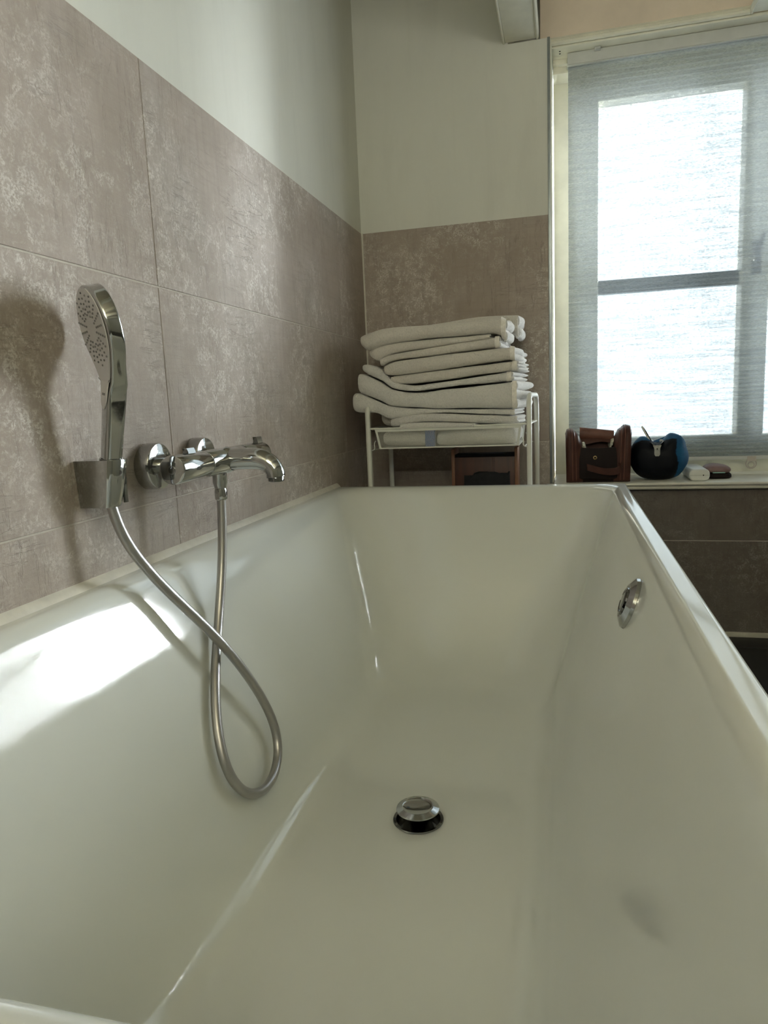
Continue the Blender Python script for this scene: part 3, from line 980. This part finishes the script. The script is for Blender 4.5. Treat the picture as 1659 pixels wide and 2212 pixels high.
def basket(z0, z1, name):
    o = MB()
    x0, x1, y0, y1 = 0.0995, 0.544, 1.992, 2.222
    fx0, fx1 = 0.112, 0.530
    o.tube([(FLG[0], y0, z1), (FRG[0], y0, z1)], 0.0026, 8)
    o.tube([(FLG[0] + 0.01, y1, z1), (BRG[0] - 0.005, y1, z1)], 0.0026, 8)
    o.tube([(FRG[0], y0, z1), (BRG[0], y1, z1)], 0.0026, 8).tube([(FLG[0], y0, z1), (BLG[0], y1, z1)], 0.0026, 8)
    rim = o.build(name, M['metalw'], tr, world_origin=(0.32, 2.1, z1))
    y0 += 0.001
    # front and back frames: flat strips around a mesh field that narrows to the bottom
    for yy, dy, nm in ((y0, 1, 'front'), (y1 - 0.001, -1, 'back')):
        yb = yy + dy * 0.006
        a0, a1, c0, c1 = fx0, fx1, fx0 + 0.010, fx1 - 0.008
        h0, h1 = z0, z1 - 0.002
        q = 0.0075
        s_ = MB()

        def bar(p, qq, r, t_):
            s_.loft([[Vector(v), Vector(v) + Vector((0, dy * 0.0012, 0))] for v in (p, qq)], True, False, False)

        def quad(p0, p1, p2, p3):
            s_.add([Vector(v) for v in (p0, p1, p2, p3)] + [Vector(v) + Vector((0, dy * 0.0015, 0)) for v in (p0, p1, p2, p3)],
                   [(0, 1, 2, 3), (7, 6, 5, 4), (0, 4, 5, 1), (1, 5, 6, 2), (2, 6, 7, 3), (3, 7, 4, 0)])
        quad((a0, yy, h1), (a1, yy, h1), (a1 - 0.001, yy + dy * 0.001, h1 - q), (a0 + 0.001, yy + dy * 0.001, h1 - q))
        quad((c0, yb, h0 + 0.003), (c1, yb, h0 + 0.003), (c1, yb, h0), (c0, yb, h0))
        quad((a0, yy, h1), (a0 + 0.0065, yy, h1), (c0 + 0.0065, yb, h0), (c0, yb, h0))
        quad((a1 - 0.0065, yy, h1), (a1, yy, h1), (c1, yb, h0), (c1 - 0.0065, yb, h0))
        s_.build('mesh_border', M['metalw'], rim, sharp=0, world_origin=(0.32, yy, z0))
        m_ = mesh_panel((c0 + 0.006, yb, h0 + 0.003), (c1 - 0.006, yb, h0 + 0.003), (a1 - 0.006, yy + dy * 0.001, h1 - q), (a0 + 0.006, yy + dy * 0.001, h1 - q), (0, -1, 0))
        mo = m_.build('wire_mesh', M['mesh'], rim, sharp=0, world_origin=(0.32, yy, z0))
        mo['kind'] = 'stuff'
    for xx, dx, xb in ((fx0 + 0.001, 1, fx0 + 0.011), (fx1 - 0.001, -1, fx1 - 0.009)):
        m_ = mesh_panel((xb, y0 + 0.006, z0), (xb, y1 - 0.007, z0), (xx, y1 - 0.003, z1 - 0.002), (xx, y0 + 0.001, z1 - 0.002), (1, 0, 0))
        m_.build('wire_mesh', M['mesh'], rim, sharp=0, world_origin=(xx, 2.1, z0))['kind'] = 'stuff'
    MB().box(fx0 + 0.010, fx1 - 0.008, y0 + 0.007, y1 - 0.008, z0 - 0.001, z0 + 0.0005).build('basket_floor', M['mesh'], rim, sharp=0, world_origin=(0.32, 2.1, z0))
    # wire hooks that carry the basket on the end frames
    for (px, sd) in ((FLG[0], 1), (FRG[0], -1)):
        w_ = MB()
        for yy in (1.994, 2.218):
            w_.tube(smooth([(px, yy, z0 - 0.004), (px + sd * 0.012, yy, z0 - 0.003), (px + sd * 0.017, yy, z0 + 0.004), (px + sd * 0.016, yy, z0 + 0.012), (px + sd * 0.018, yy, z0 + 0.020), (px + sd * 0.021, yy, z0 + 0.024)], 4), 0.0016, 7)
        w_.tube([(px + sd * 0.012, 1.994, z0 - 0.003), (px + sd * 0.012, 2.218, z0 - 0.003)], 0.0018, 7)
        w_.build('wire_hook', M['metalw'], rim, sharp=60, world_origin=(px, 2.1, z0))


basket(0.704, 0.7625, 'upper_basket')
basket(0.375, 0.4335, 'lower_basket')

# dark wooden crate in the lower basket, with a black pouch in front of it
cr = thing('wooden_crate', 'reddish brown wooden crate under the towels in the trolley', 'crate', (0.413, 2.16, 0.376))
for x0, x1 in ((0.314, 0.3235), (0.5015, 0.511)):
    MB().box(x0, x1, 2.115, 2.206, 0.3765, 0.690, 0.001).build('side_board', M['wood2'], cr, world_origin=(x0, 2.16, 0.53))
MB().box(0.3235, 0.5015, 2.118, 2.126, 0.3765, 0.664, 0.001).build('front_board', M['wood'], cr, world_origin=(0.41, 2.12, 0.52))
MB().box(0.3235, 0.5015, 2.198, 2.206, 0.3765, 0.664, 0.001).build('back_board', M['wood'], cr, world_origin=(0.41, 2.2, 0.52))
MB().box(0.3235, 0.5015, 2.127, 2.197, 0.665, 0.672, 0.001).build('dark_top', M['black'], cr, world_origin=(0.41, 2.16, 0.668))
MB().box(0.436, 0.444, 2.1145, 2.118, 0.3765, 0.662, 0.001).build('batten', M['wood'], cr, world_origin=(0.44, 2.116, 0.52))
rings = []
for k in range(13):
    z = 0.3765 + 0.243 * k / 12
    t = k / 12
    ring = []
    for q in range(28):
        an = 2 * PI * q / 28
        w = 0.074 * (1 - 0.10 * t) + 0.004 * noise.noise((q * 0.5, k * 0.5, 1))
        d = 0.026 * (1 - 0.75 * t ** 2) + 0.003 * noise.noise((q * 0.5, k * 0.5, 5))
        cx = 0.424
        ring.append((cx + w * math.copysign(abs(math.cos(an)) ** 0.7, math.cos(an)), 2.072 + d * math.sin(an), z + (0.006 * math.sin(q * 0.9 + 1) - 0.010 * (math.cos(an) < -0.5)) * (t > 0.9)))
    rings.append(ring)
tag(MB().loft(rings).build('cloth_pouch', M['black'], world_origin=(0.424, 2.072, 0.377)), 'black cloth pouch leaning on the wooden crate below the towels', 'pouch')


# ------------------------------------------------------------------ folded towels
def towel(pts, y0, y1, mat, label, hem=True, folds=2, name='bath_towel', wob=0.0009, seed=0, bulge=0.95, ruff=0.0):
    """pts: (x, height of the middle, half thickness) from the folded left end to the open right end"""
    xa, xb = pts[0][0], pts[-1][0]
    n = 44
    NA = 10
    ND = 7
    o_ = ((xa + xb) / 2, (y0 + y1) / 2, min(p[1] - p[2] for p in pts))
    rings = []
    sp = smooth(pts, 8)
    for i, (x, zc, h) in enumerate(sp):
        h = max(h * 0.97 - 0.0004, 0.0012)
        fb = h * bulge
        t = i / (len(sp) - 1)
        inset = 0.012 * max(0.0, 1 - t / 0.07) ** 2
        ring = []
        for k in range(ND):
            yy = y1 - (y1 - y0) * k / ND
            ring.append((x, yy, zc - h))
        for k in range(NA + 1):
            an = -PI / 2 + PI * k / NA
            ring.append((x, y0 + inset - fb * math.cos(an), zc + h * math.sin(an)))
        for k in range(1, ND + 1):
            yy = y0 + (y1 - y0) * k / ND
            ring.append((x, yy, zc + h))
        out = []
        for (px, py, pz) in ring:
            nv = noise.noise_vector((px * 16 + seed * 7.1, py * 16, pz * 22))
            n2 = noise.noise_vector((px * 60 + seed * 3.3, py * 60, pz * 60))
            sc = wob * min(1, h / 0.008)
            out.append((px + (0.012 * noise.noise((py * 14, seed * 2.7, 0.3)) * max(0, t - 0.8) * 5 if py > y0 else 0), py + nv[1] * sc + n2[1] * sc * 0.25, pz + nv[2] * sc + n2[2] * sc * 0.25))
        rings.append(out)
    t_ = MB().loft(rings).build(name, mat, sharp=70, world_origin=o_)
    tag(t_, label, 'towel', 'folded towels on the trolley')
    x, zc, h = pts[-1]
    if hem:
        prev = pts[-2]
        dz = (zc - prev[1]) / (x - prev[0])
        rr = []
        for q in (0.0, 0.5, 1.0):
            xx = x - 0.0125 * (1 - q)
            ring = []
            for k in range(NA + 1):
                an = -PI / 2 + PI * k / NA
                ring.append((xx + 0.0006, y0 - (h * bulge + 0.0014) * math.cos(an), zc - dz * (x - xx) + (h + 0.0010) * math.sin(an)))
            rr.append(ring)
        MB().loft(rr, False, False, False).build('hem', M['hem'], t_, sharp=50, world_origin=o_)
    # the open end: the folded layers show as soft loops running back
    for q in range(folds):
        zq = zc - h + 2 * h * (q + 0.5) / folds
        hq = h / folds * 0.98
        rr = []
        for k in range(13):
            yy = y0 - h * bulge * 0.3 + (y1 - y0 + h * bulge * 0.3 - 0.004) * k / 12
            ext = (0.002 if k == 0 else 0.004) + 0.011 * min(1, k / 3) * (0.5 + 0.5 * noise.noise((yy * 22, seed * 3.1 + q * 1.7, 0.5))) + ruff * min(1, k / 5) * (0.55 + 0.45 * math.sin(k * 1.7 + seed + q * 2.0)) + 0.006 * random.random()
            zz = zq + 0.35 * hq * noise.noise((yy * 30, seed + q * 5.0, 2.0))
            bx = x - 0.004 + 0.006 * noise.noise((yy * 14, seed * 2.7, 0.3))
            rr.append([(bx + (ext + 0.004) * math.sin(PI * j / 8) ** 0.7, yy, zz - hq * math.cos(PI * j / 8)) for j in range(9)])
        MB().loft(rr, False, True, True).build('folded_edge', M['terryw'], t_, sharp=60, world_origin=(x, (y0 + y1) / 2, zq))
    return t_


TA = [(0.0801, 1.0157, 0.0058), (0.0866, 1.0114, 0.0155), (0.1076, 1.0093, 0.0252), (0.1572, 1.0206, 0.0238), (0.2617, 1.0263, 0.0192), (0.3634, 1.0273, 0.0189), (0.4249, 1.0298, 0.0204), (0.459, 1.0312, 0.0214), (0.4796, 1.0243, 0.024), (0.4919, 1.0172, 0.028)]
TB = [(0.1029, 0.9795, 0.002), (0.1102, 0.9761, 0.0107), (0.1333, 0.9746, 0.0214), (0.1827, 0.9884, 0.0147), (0.2832, 0.9945, 0.012), (0.3617, 0.9986, 0.0094), (0.4463, 1.0037, 0.0065)]
TCc = [(0.1349, 0.953, 0.0029), (0.1414, 0.9517, 0.0117), (0.1826, 0.9634, 0.0093), (0.2833, 0.9711, 0.0118), (0.362, 0.9784, 0.0123), (0.4314, 0.984, 0.0136), (0.4731, 0.9876, 0.0149)]
TD = [(0.1433, 0.9304, 0.0023), (0.1549, 0.9285, 0.0146), (0.1899, 0.9315, 0.0206), (0.2826, 0.9382, 0.0211), (0.3613, 0.9447, 0.0195), (0.4384, 0.9504, 0.018), (0.5065, 0.9546, 0.0173), (0.514, 0.9532, 0.0182)]
TE = [(0.1628, 0.9032, 0.0035), (0.174, 0.8997, 0.0104), (0.2249, 0.9, 0.0142), (0.3209, 0.9064, 0.0144), (0.3991, 0.9129, 0.0133), (0.4757, 0.9183, 0.0131), (0.5191, 0.9213, 0.0127)]
TF = [(0.0795, 0.9383, 0.0029), (0.0889, 0.9359, 0.0108), (0.1075, 0.9292, 0.0157), (0.14, 0.913, 0.0162), (0.1714, 0.8861, 0.0112), (0.2237, 0.8741, 0.0086), (0.2801, 0.8759, 0.0083), (0.3594, 0.8832, 0.0084), (0.437, 0.8882, 0.0114), (0.5036, 0.8934, 0.0122)]
TG = [(0.0653, 0.8965, 0.0119), (0.0731, 0.8941, 0.0277), (0.0937, 0.8872, 0.0297), (0.1302, 0.8697, 0.0277), (0.1704, 0.8491, 0.0246), (0.2392, 0.8393, 0.0223), (0.3193, 0.8396, 0.0273), (0.3978, 0.8401, 0.0309), (0.4748, 0.8416, 0.0354), (0.5183, 0.8432, 0.0372)]
TH = [(0.045, 0.8395, 0.014), (0.055, 0.8405, 0.0266), (0.0758, 0.8366, 0.0275), (0.1167, 0.8256, 0.0189), (0.1533, 0.8093, 0.0198), (0.1899, 0.8065, 0.0152), (0.2386, 0.8078, 0.0088), (0.3185, 0.8061, 0.0054), (0.4164, 0.8006, 0.0071), (0.5101, 0.7961, 0.0087)]
TI = [(0.1547, 0.7784, 0.004), (0.1622, 0.7782, 0.0121), (0.1916, 0.7818, 0.0154), (0.2411, 0.789, 0.0131), (0.314, 0.7872, 0.0122), (0.3935, 0.7814, 0.0123), (0.4715, 0.7761, 0.012), (0.5177, 0.7741, 0.0108)]
TJ = [(0.1883, 0.7655, 0.004), (0.194, 0.7665, 0.0082), (0.2418, 0.7692, 0.0074), (0.3146, 0.7669, 0.0075), (0.394, 0.764, 0.0053)]
TZ = [(0.2245, 1.0560, 0.0031), (0.3008, 1.0575, 0.0080), (0.3839, 1.0618, 0.012), (0.4451, 1.0573, 0.0174), (0.4894, 1.0479, 0.0249), (0.5153, 1.0386, 0.0331)]
towel(TA, 2.0, 2.135, M['terry'], 'thick ivory towel lying uppermost at the front of the stack', True, 2, seed=1)
towel(TZ, 2.155, 2.30, M['terry'], 'ivory towel standing up behind the uppermost one, against the wall', False, 2, seed=2)
towel(TB, 2.006, 2.28, M['terry'], 'thin ivory towel layer directly under the uppermost towel', False, 2, seed=3)
towel(TCc, 2.002, 2.28, M['terry'], 'ivory towel third from the top of the stack', True, 2, seed=4)
towel(TD, 2.0, 2.285, M['terry'], 'ivory towel with hemmed end, fourth from the top of the stack', True, 2, seed=5, ruff=0.006)
towel(TE, 2.001, 2.28, M['terry'], 'ivory towel just above the drooping thin white towel', True, 3, seed=6, ruff=0.008)
towel(TF, 2.001, 2.285, M['terryw'], 'thin white towel with its left end curling up over the thick one', True, 2, seed=7, ruff=0.018)
towel(TG, 2.001, 2.29, M['terryw'], 'thickest white towel in the middle of the stack, hem at its end', True, 3, seed=8, ruff=0.020, wob=0.0016, bulge=0.55)
towel(TH, 2.008, 2.285, M['terryw'], 'white towel whose left end droops over the trolley frame', False, 2, seed=9, bulge=0.6)
towel(TI, 2.012, 2.215, M['terryw'], 'white towel with rounded fold lying just above the basket rim', False, 2, seed=10, bulge=0.8)
towel(TJ, 1.990, 2.05, M['terryw'], 'small white cloth corner hanging over the basket rim', False, 1, name='face_cloth', seed=11, bulge=0.4)
towel([(0.126, 0.731, 0.006), (0.136, 0.731, 0.019), (0.20, 0.731, 0.0235), (0.255, 0.731, 0.0235)], 2.040, 2.205, M['terryw'], 'white towel in the basket, left of the blue wrapper', False, 1, seed=12)
towel([(0.288, 0.728, 0.008), (0.296, 0.728, 0.019), (0.36, 0.730, 0.0235), (0.44, 0.730, 0.0235), (0.505, 0.729, 0.0225)], 2.034, 2.205, M['terryw'], 'white towel in the basket, right of the blue wrapper', False, 1, seed=13)
towel([(0.118, 0.795, 0.010), (0.128, 0.793, 0.022), (0.148, 0.788, 0.022), (0.172, 0.786, 0.02)], 2.06, 2.20, M['terry'], 'shaded towel end at the left behind the drooping towel', False, 1, seed=14)
bw = MB().box(0.2565, 0.2855, 2.003, 2.026, 0.7055, 0.7595, 0.005).build('wrapper', M['bluep'], world_origin=(0.271, 2.02, 0.7055))
tag(bw, 'blue wrapper showing through the mesh between two white towels', 'wrapper')

# ------------------------------------------------------------------ brown toiletry bag on the sill
SZ = 0.5547
bag = thing('toiletry_bag', 'open brown leather toiletry bag on the window sill', 'bag', (0.748, 2.41, SZ))


def slab_ring(x, w, outline):
    return [(x, p[0], p[1]) for p in outline]


def gusset_outline(y0, y1, z0, z1, r, n=7):
    out = []
    for cy, cz, a0 in ((y1 - r, z0 + 0.012, -PI / 2), (y1 - r, z1 - r, 0), (y0 + r, z1 - r, PI / 2), (y0 + r, z0 + 0.012, PI)):
        rr = r if cz > z0 + 0.02 else 0.012
        for k in range(n):
            a = a0 + PI / 2 * k / (n - 1)
            cyy = cy if rr == r else (y1 - rr if cy > (y0 + y1) / 2 else y0 + rr)
            out.append((cyy + rr * math.cos(a), cz + rr * math.sin(a)))
    return out


for nm, xs_, z1, lean, flip in (('left', [0.650, 0.655, 0.665, 0.670, 0.676, 0.681, 0.687, 0.693, 0.701], 0.727, -0.001, 1), ('right', [0.846, 0.841, 0.831, 0.826, 0.820, 0.815, 0.809, 0.803, 0.795], 0.735, 0.0015, -1)):
    rings = []
    sc = [0.90, 0.97, 0.99, 0.955, 0.99, 0.955, 0.99, 0.95, 0.88]
    for x, s_ in zip(xs_, sc):
        zk = xs_.index(x)
        ol = gusset_outline(2.352, 2.482, SZ, z1 - (0.006, 0.0, 0.0, 0.002, 0.005, 0.009, 0.014, 0.023, 0.036)[zk], 0.034)
        cy, cz = 2.417, SZ + 0.07
        rings.append([(x + lean * (z - SZ) / 0.18 * 3 * (1 if z > cz else 0.3) + 0.0022 * noise.noise((y * 30, z * 30, x * 9)), cy + (y - cy) * s_, max(SZ + 0.0004, cz + (z - cz) * s_) if z > SZ + 0.014 else z) for y, z in ol])
    g = MB().loft(rings).build('end_panel', M['brown'], bag, sharp=45, world_origin=((xs_[0] + xs_[-1]) / 2, 2.417, SZ))
    for x in (xs_[3], xs_[5]):
        ol = gusset_outline(2.353, 2.481, SZ + 0.004, z1 - (0.003 if x == xs_[3] else 0.013), 0.034)
        MB().tube([(x + lean * (z - SZ) / 0.18 * 3 * (1 if z > SZ + .07 else .3), y, z) for y, z in ol] + [(x, ol[0][0], ol[0][1])], 0.0016, 6).build('piping', M['brownl'], g, sharp=60, world_origin=(x, 2.417, 0.64))
    # pale lining folded out of the opening
    rr = []
    for k in range(16):
        t = k / 15
        y = 2.375 + 0.09 * t
        z = z1 - 0.044 - 0.016 * math.sin(t * PI * 3) * 0.4 - 0.025 * (1 - t)
        x = xs_[-1] + flip * (0.003 + 0.004 * math.sin(t * 9))
        rr.append([(x, y, z - 0.03), (x + flip * 0.006, y, z - 0.012), (x + flip * 0.002, y, z + 0.004), (x - flip * 0.006, y, z + 0.007)])
    MB().loft(rr, False, False, False).build('lining', M['lining'], g, sharp=60, world_origin=(xs_[-1], 2.42, 0.7))
# front and back walls, floor
b = MB()
rows = []
for k in range(15):
    x = 0.690 + 0.116 * k / 14
    zt_ = 0.668 - 0.004 * math.sin(PI * k / 14)
    rows.append([(x, 2.366, SZ + 0.004), (x, 2.3535, SZ + 0.014), (x, 2.3515 + 0.001 * math.sin(k), 0.60), (x, 2.357, zt_ - 0.004), (x, 2.359, zt_), (x, 2.362, zt_), (x, 2.362, 0.60), (x, 2.368, SZ + 0.010)])
MB().loft(rows).build('front_wall', M['brownd'], bag, sharp=45, world_origin=(0.748, 2.357, 0.6))  # front leather coloured near black to hold the shade on this side
rows = [[(x, 2.470, SZ + 0.004), (x, 2.480, SZ + 0.012), (x, 2.479, 0.66), (x, 2.474, 0.690), (x, 2.468, 0.690), (x, 2.470, 0.60)] for x in (0.684, 0.73, 0.77, 0.812)]
MB().loft(rows).build('back_wall', M['brown'], bag, sharp=45, world_origin=(0.748, 2.475, 0.6))
MB().box(0.684, 0.812, 2.366, 2.472, SZ, SZ + 0.006).build('base', M['brownd'], bag, sharp=0, world_origin=(0.748, 2.42, SZ))
# lid flap thrown back: a leather roll across the back
rows = []
for k in range(13):
    t = k / 12
    x = 0.693 + 0.108 * t
    zc, rr = 0.708 - 0.012 * t, 0.0195 - 0.002 * t
    rows.append([(x, 2.452 + 0.8 * rr * math.cos(a), zc + (rr * 1.05) * math.sin(a)) for a in [2 * PI * q / 20 for q in range(20)]])
MB().loft(rows).build('lid_flap', M['brownl'], bag, sharp=50, world_origin=(0.75, 2.452, 0.70))  # lighter leather colour carries the light falling on the roll
rows = [[(x, 2.432, 0.676 + 0.004 * math.sin(x * 60)), (x, 2.436, 0.687 + 0.003 * math.sin(x * 70)), (x, 2.444, 0.693), (x, 2.452, 0.685)] for x in [0.694 + 0.106 * k / 10 for k in range(11)]]
MB().loft(rows, False, False, False).build('inner_flap', M['brown'], bag, sharp=50, world_origin=(0.75, 2.44, 0.68))
MB().lathe([(0.0030, 0.0), (0.0030, 0.0012), (0.0040, 0.0020), (0.0062, 0.0018), (0.0068, 0.0)], (0.7385, 2.3525, 0.6345), (0, -1, 0), 28, False, False).build('snap_ring', M['brass'], bag, world_origin=(0.7385, 2.352, 0.6345))
# carrying strap: a band that bows out to the right
pth = smooth([(0.712, 2.3505, 0.616), (0.735, 2.348, 0.609), (0.765, 2.342, 0.602), (0.795, 2.336, 0.602), (0.812, 2.336, 0.609), (0.8165, 2.342, 0.615), (0.808, 2.348, 0.618)], 5)
MB().loft([[(x, y, z), (x + 0.001, y - 0.0015, z), (x + 0.0035, y - 0.0015, z - 0.022), (x + 0.0025, y, z - 0.022)] for x, y, z in pth]).build('strap', M['brown'], bag, sharp=50, world_origin=(0.77, 2.345, 0.6))
# a small bottle top inside the bag
b_ = MB().lathe([(0.006, 0.0), (0.009, 0.03), (0.009, 0.10), (0.004, 0.119), (0.001, 0.121)], (0.7045, 2.41, SZ + 0.0065), (0, 0, 1), 16)
tag(b_.build('bottle', M['plasticw'], world_origin=(0.7045, 2.41, SZ + 0.006)), 'pale bottle top peeking out inside the brown toiletry bag', 'bottle')

# ------------------------------------------------------------------ blue wash bag with a toothbrush
wb = thing('wash_bag', 'navy and blue zip wash bag on the window sill', 'bag', (0.934, 2.42, SZ))
NU, NV = 72, 34
rings = []
for j in range(1, NV):
    v = PI * j / NV - PI / 2
    ring = []
    for i in range(NU):
        u = 2 * PI * i / NU
        ex = 0.80
        cu, su = math.cos(u), math.sin(u)
        cv, sv = math.cos(v), math.sin(v)
        X = math.copysign(abs(cu) ** ex, cu) * abs(cv) ** 0.62
        Y = math.copysign(abs(su) ** ex, su) * abs(cv) ** 0.62
        Z = math.copysign(abs(sv) ** 0.72, sv)
        taper = 1 - 0.16 * max(0, -Z) ** 1.5 - (0.10 * max(0, Z) ** 2)
        x = 0.0885 * X * taper
        y = 0.058 * Y * (1 - 0.35 * max(0, Z) ** 2) * (1 + 0.10 * max(0, X))
        z = 0.0735 * Z
        if Z > 0.2:
            dip = math.exp(-((x + 0.006) / 0.026) ** 2)
            z -= 0.030 * dip * (Z - 0.2) / 0.8
            z += 0.004 * math.exp(-((x - 0.045) / 0.045) ** 2) * (Z - 0.2) / 0.8
        nv = noise.noise_vector((x * 22, y * 22, z * 22))
        n3 = noise.noise_vector((x * 60 + 5, y * 50, z * 60))
        k = 0.0035 + 0.0035 * (x > 0.03)
        rx = 0.4
        ring.append((0.9375 + x + nv[0] * k + n3[0] * 0.0012, 2.424 + y + nv[1] * k + n3[1] * 0.0015, max(SZ + 0.0003, SZ + 0.0735 + z + nv[2] * k * 0.8)))
    rings.append(ring)
body = MB().loft(rings).build('pouch_body', M['cloth2'], wb, sharp=50, world_origin=(0.934, 2.424, SZ + 0.07))
# zip tape round the opening with its end tab hanging in front
for sd in (-1, 1):
    rr = []
    for k in range(9):
        t = k / 8
        y = 2.373 + 0.062 * t
        w = 0.004 + 0.014 * math.sin(PI * min(1, t * 1.05))
        x = 0.926 + sd * w
        z = 0.6655 + 0.012 * t + 0.004 * math.sin(PI * t)
        rr.append([(x + sd * 0.006, y, z + 0.006), (x + sd * 0.003, y, z + 0.0045), (x, y, z + 0.001), (x - sd * 0.001, y, z - 0.002)])
    MB().loft(rr, False, False, False).build('zip_tape', M['zipt'], wb, sharp=60, world_origin=(0.926, 2.4, 0.67))
rows = []
for k in range(9):
    t = k / 8
    w = 0.0085 + (0.004 * (1 - t / 0.3) if t < 0.3 else 0) - (0.0035 * ((t - 0.8) / 0.2) ** 2 if t > 0.8 else 0)
    z = 0.668 - 0.034 * t
    y = 2.3695 - 0.006 * math.sin(PI * min(1, t * 1.2) * 0.5) - 0.0005
    rows.append([(0.926 - w, y, z), (0.926 + w, y, z), (0.926 + w, y + 0.003, z), (0.926 - w, y + 0.003, z)])
tab = MB().loft(rows).build('zip_tab', M['zipt'], wb, sharp=50, world_origin=(0.926, 2.367, 0.65))
MB().lathe([(0.0024, 0.0), (0.0022, 0.0014), (0.0005, 0.0016)], (0.926, 2.3640, 0.657), (0, -1, 0), 14, False, True).build('zip_rivet', M['darkchrome'], tab, world_origin=(0.926, 2.364, 0.657))

tb = thing('toothbrush', 'silver toothbrush handle sticking up out of the blue wash bag', 'toothbrush', (0.922, 2.402, 0.655))
p0, p1 = Vector((0.924, 2.400, 0.652)), Vector((0.8845, 2.418, 0.7265))
d = (p1 - p0)
MB().tube([p0 + d * t for t in (0, 0.2, 0.5, 0.8, 0.97, 1.0)], [0.0034, 0.0036, 0.0036, 0.0035, 0.0032, 0.0018], 14).build('handle', M['plasticw'], tb, sharp=50, world_origin=p0)
off = Vector((0.0026, -0.0022, 0.0))
MB().tube([p0 + off + d * t for t in (0.02, 0.4, 0.8, 0.93)], [0.0019, 0.0021, 0.0020, 0.0010], 10).build('grip', M['black'], tb, sharp=50, world_origin=p0)

# ------------------------------------------------------------------ white travel case and small purse
tc = thing('travel_case', 'white plastic toothbrush case beside the blue wash bag', 'case', (1.05, 2.45, SZ))


def stadium(cx, cz, w, h, r, n=9):
    out = []
    for sx, sz, a0 in ((1, -1, -PI / 2), (1, 1, 0), (-1, 1, PI / 2), (-1, -1, PI)):
        for k in range(n):
            a = a0 + PI / 2 * k / (n - 1)
            out.append((cx + sx * (w - r) + r * math.cos(a), cz + sz * (h - r) + r * math.sin(a)))
    return out


cz = SZ + 0.0185
YA, YE = 2.356, 2.540
b = MB()
st = [(0.0, 0.85), (0.0008, 0.93), (0.003, 0.98), (0.006, 1.0), (YE - YA - 0.01, 1.0), (YE - YA - 0.003, 0.97), (YE - YA, 0.88)]
rings = [[(x + 0.003 * dy / 0.18, YA + dy, z) for x, z in stadium(1.0495, cz, 0.0295 * s_ + 0.0005, 0.0185 * s_, 0.0155 * s_)] for dy, s_ in st]
b.loft(rings).build('shell', M['plasticw'], tc, sharp=45, world_origin=(1.05, 2.45, cz))
MB().box(1.022, 1.077, YA - 0.0004, YA + 0.001, cz - 0.0012, cz - 0.0003).build('seam', M['zipt'], tc, sharp=0, world_origin=(1.05, YA, cz))
MB().lathe([(0.0019, 0.0), (0.0019, 0.0007), (0.0002, 0.0008)], (1.0605, YA + 0.0003, cz - 0.0005), (0, -1, 0), 14, False, True).build('vent_hole', M['black'], tc, world_origin=(1.06, YA, cz))

pu = thing('coin_purse', 'small mauve brown leather purse gaping open on the sill', 'purse', (1.115, 2.43, SZ))
rings = []
for k in range(9):
    v = k / 8
    s_ = (0.86, 0.96, 1.0, 1.0, 1.0, 0.99, 0.97, 0.93, 0.86)[k]
    rings.append([(1.118 + (x - 1.118) * s_, 2.434 + (y - 2.434) * s_, SZ + 0.0004 + 0.0175 * v) for x, y in stadium(1.118, 2.434, 0.036, 0.030, 0.020)])
MB().loft(rings).build('lower_half', M['brownd'], pu, sharp=50, world_origin=(1.118, 2.434, SZ))
rings = []
for k in range(11):
    v = k / 10
    s_ = math.sqrt(max(0.02, 1 - (abs(v - 0.35) / 0.68) ** 2.2))
    rings.append([(1.1125 + (x - 1.1125) * s_, 2.438 + (y - 2.438) * s_, 0.5765 + 0.0235 * v + 0.10 * (1.085 - x) * 0.35 + 0.15 * (y - 2.438) * 0.3) for x, y in stadium(1.1125, 2.438, 0.040, 0.033, 0.022)])
MB().loft(rings).build('upper_half', M['mauve'], pu, sharp=60, world_origin=(1.1125, 2.438, 0.59))
mt = MB().box(1.096, 1.132, 2.4015, 2.418, SZ + 0.0185, SZ + 0.0215, 0.0012).build('mint_card', M['mint'], world_origin=(1.115, 2.41, SZ + 0.018))
tag(mt, 'pale mint green item held in the open purse', 'card')

for o in bpy.data.objects:
    if '_wo' in o:
        del o['_wo']
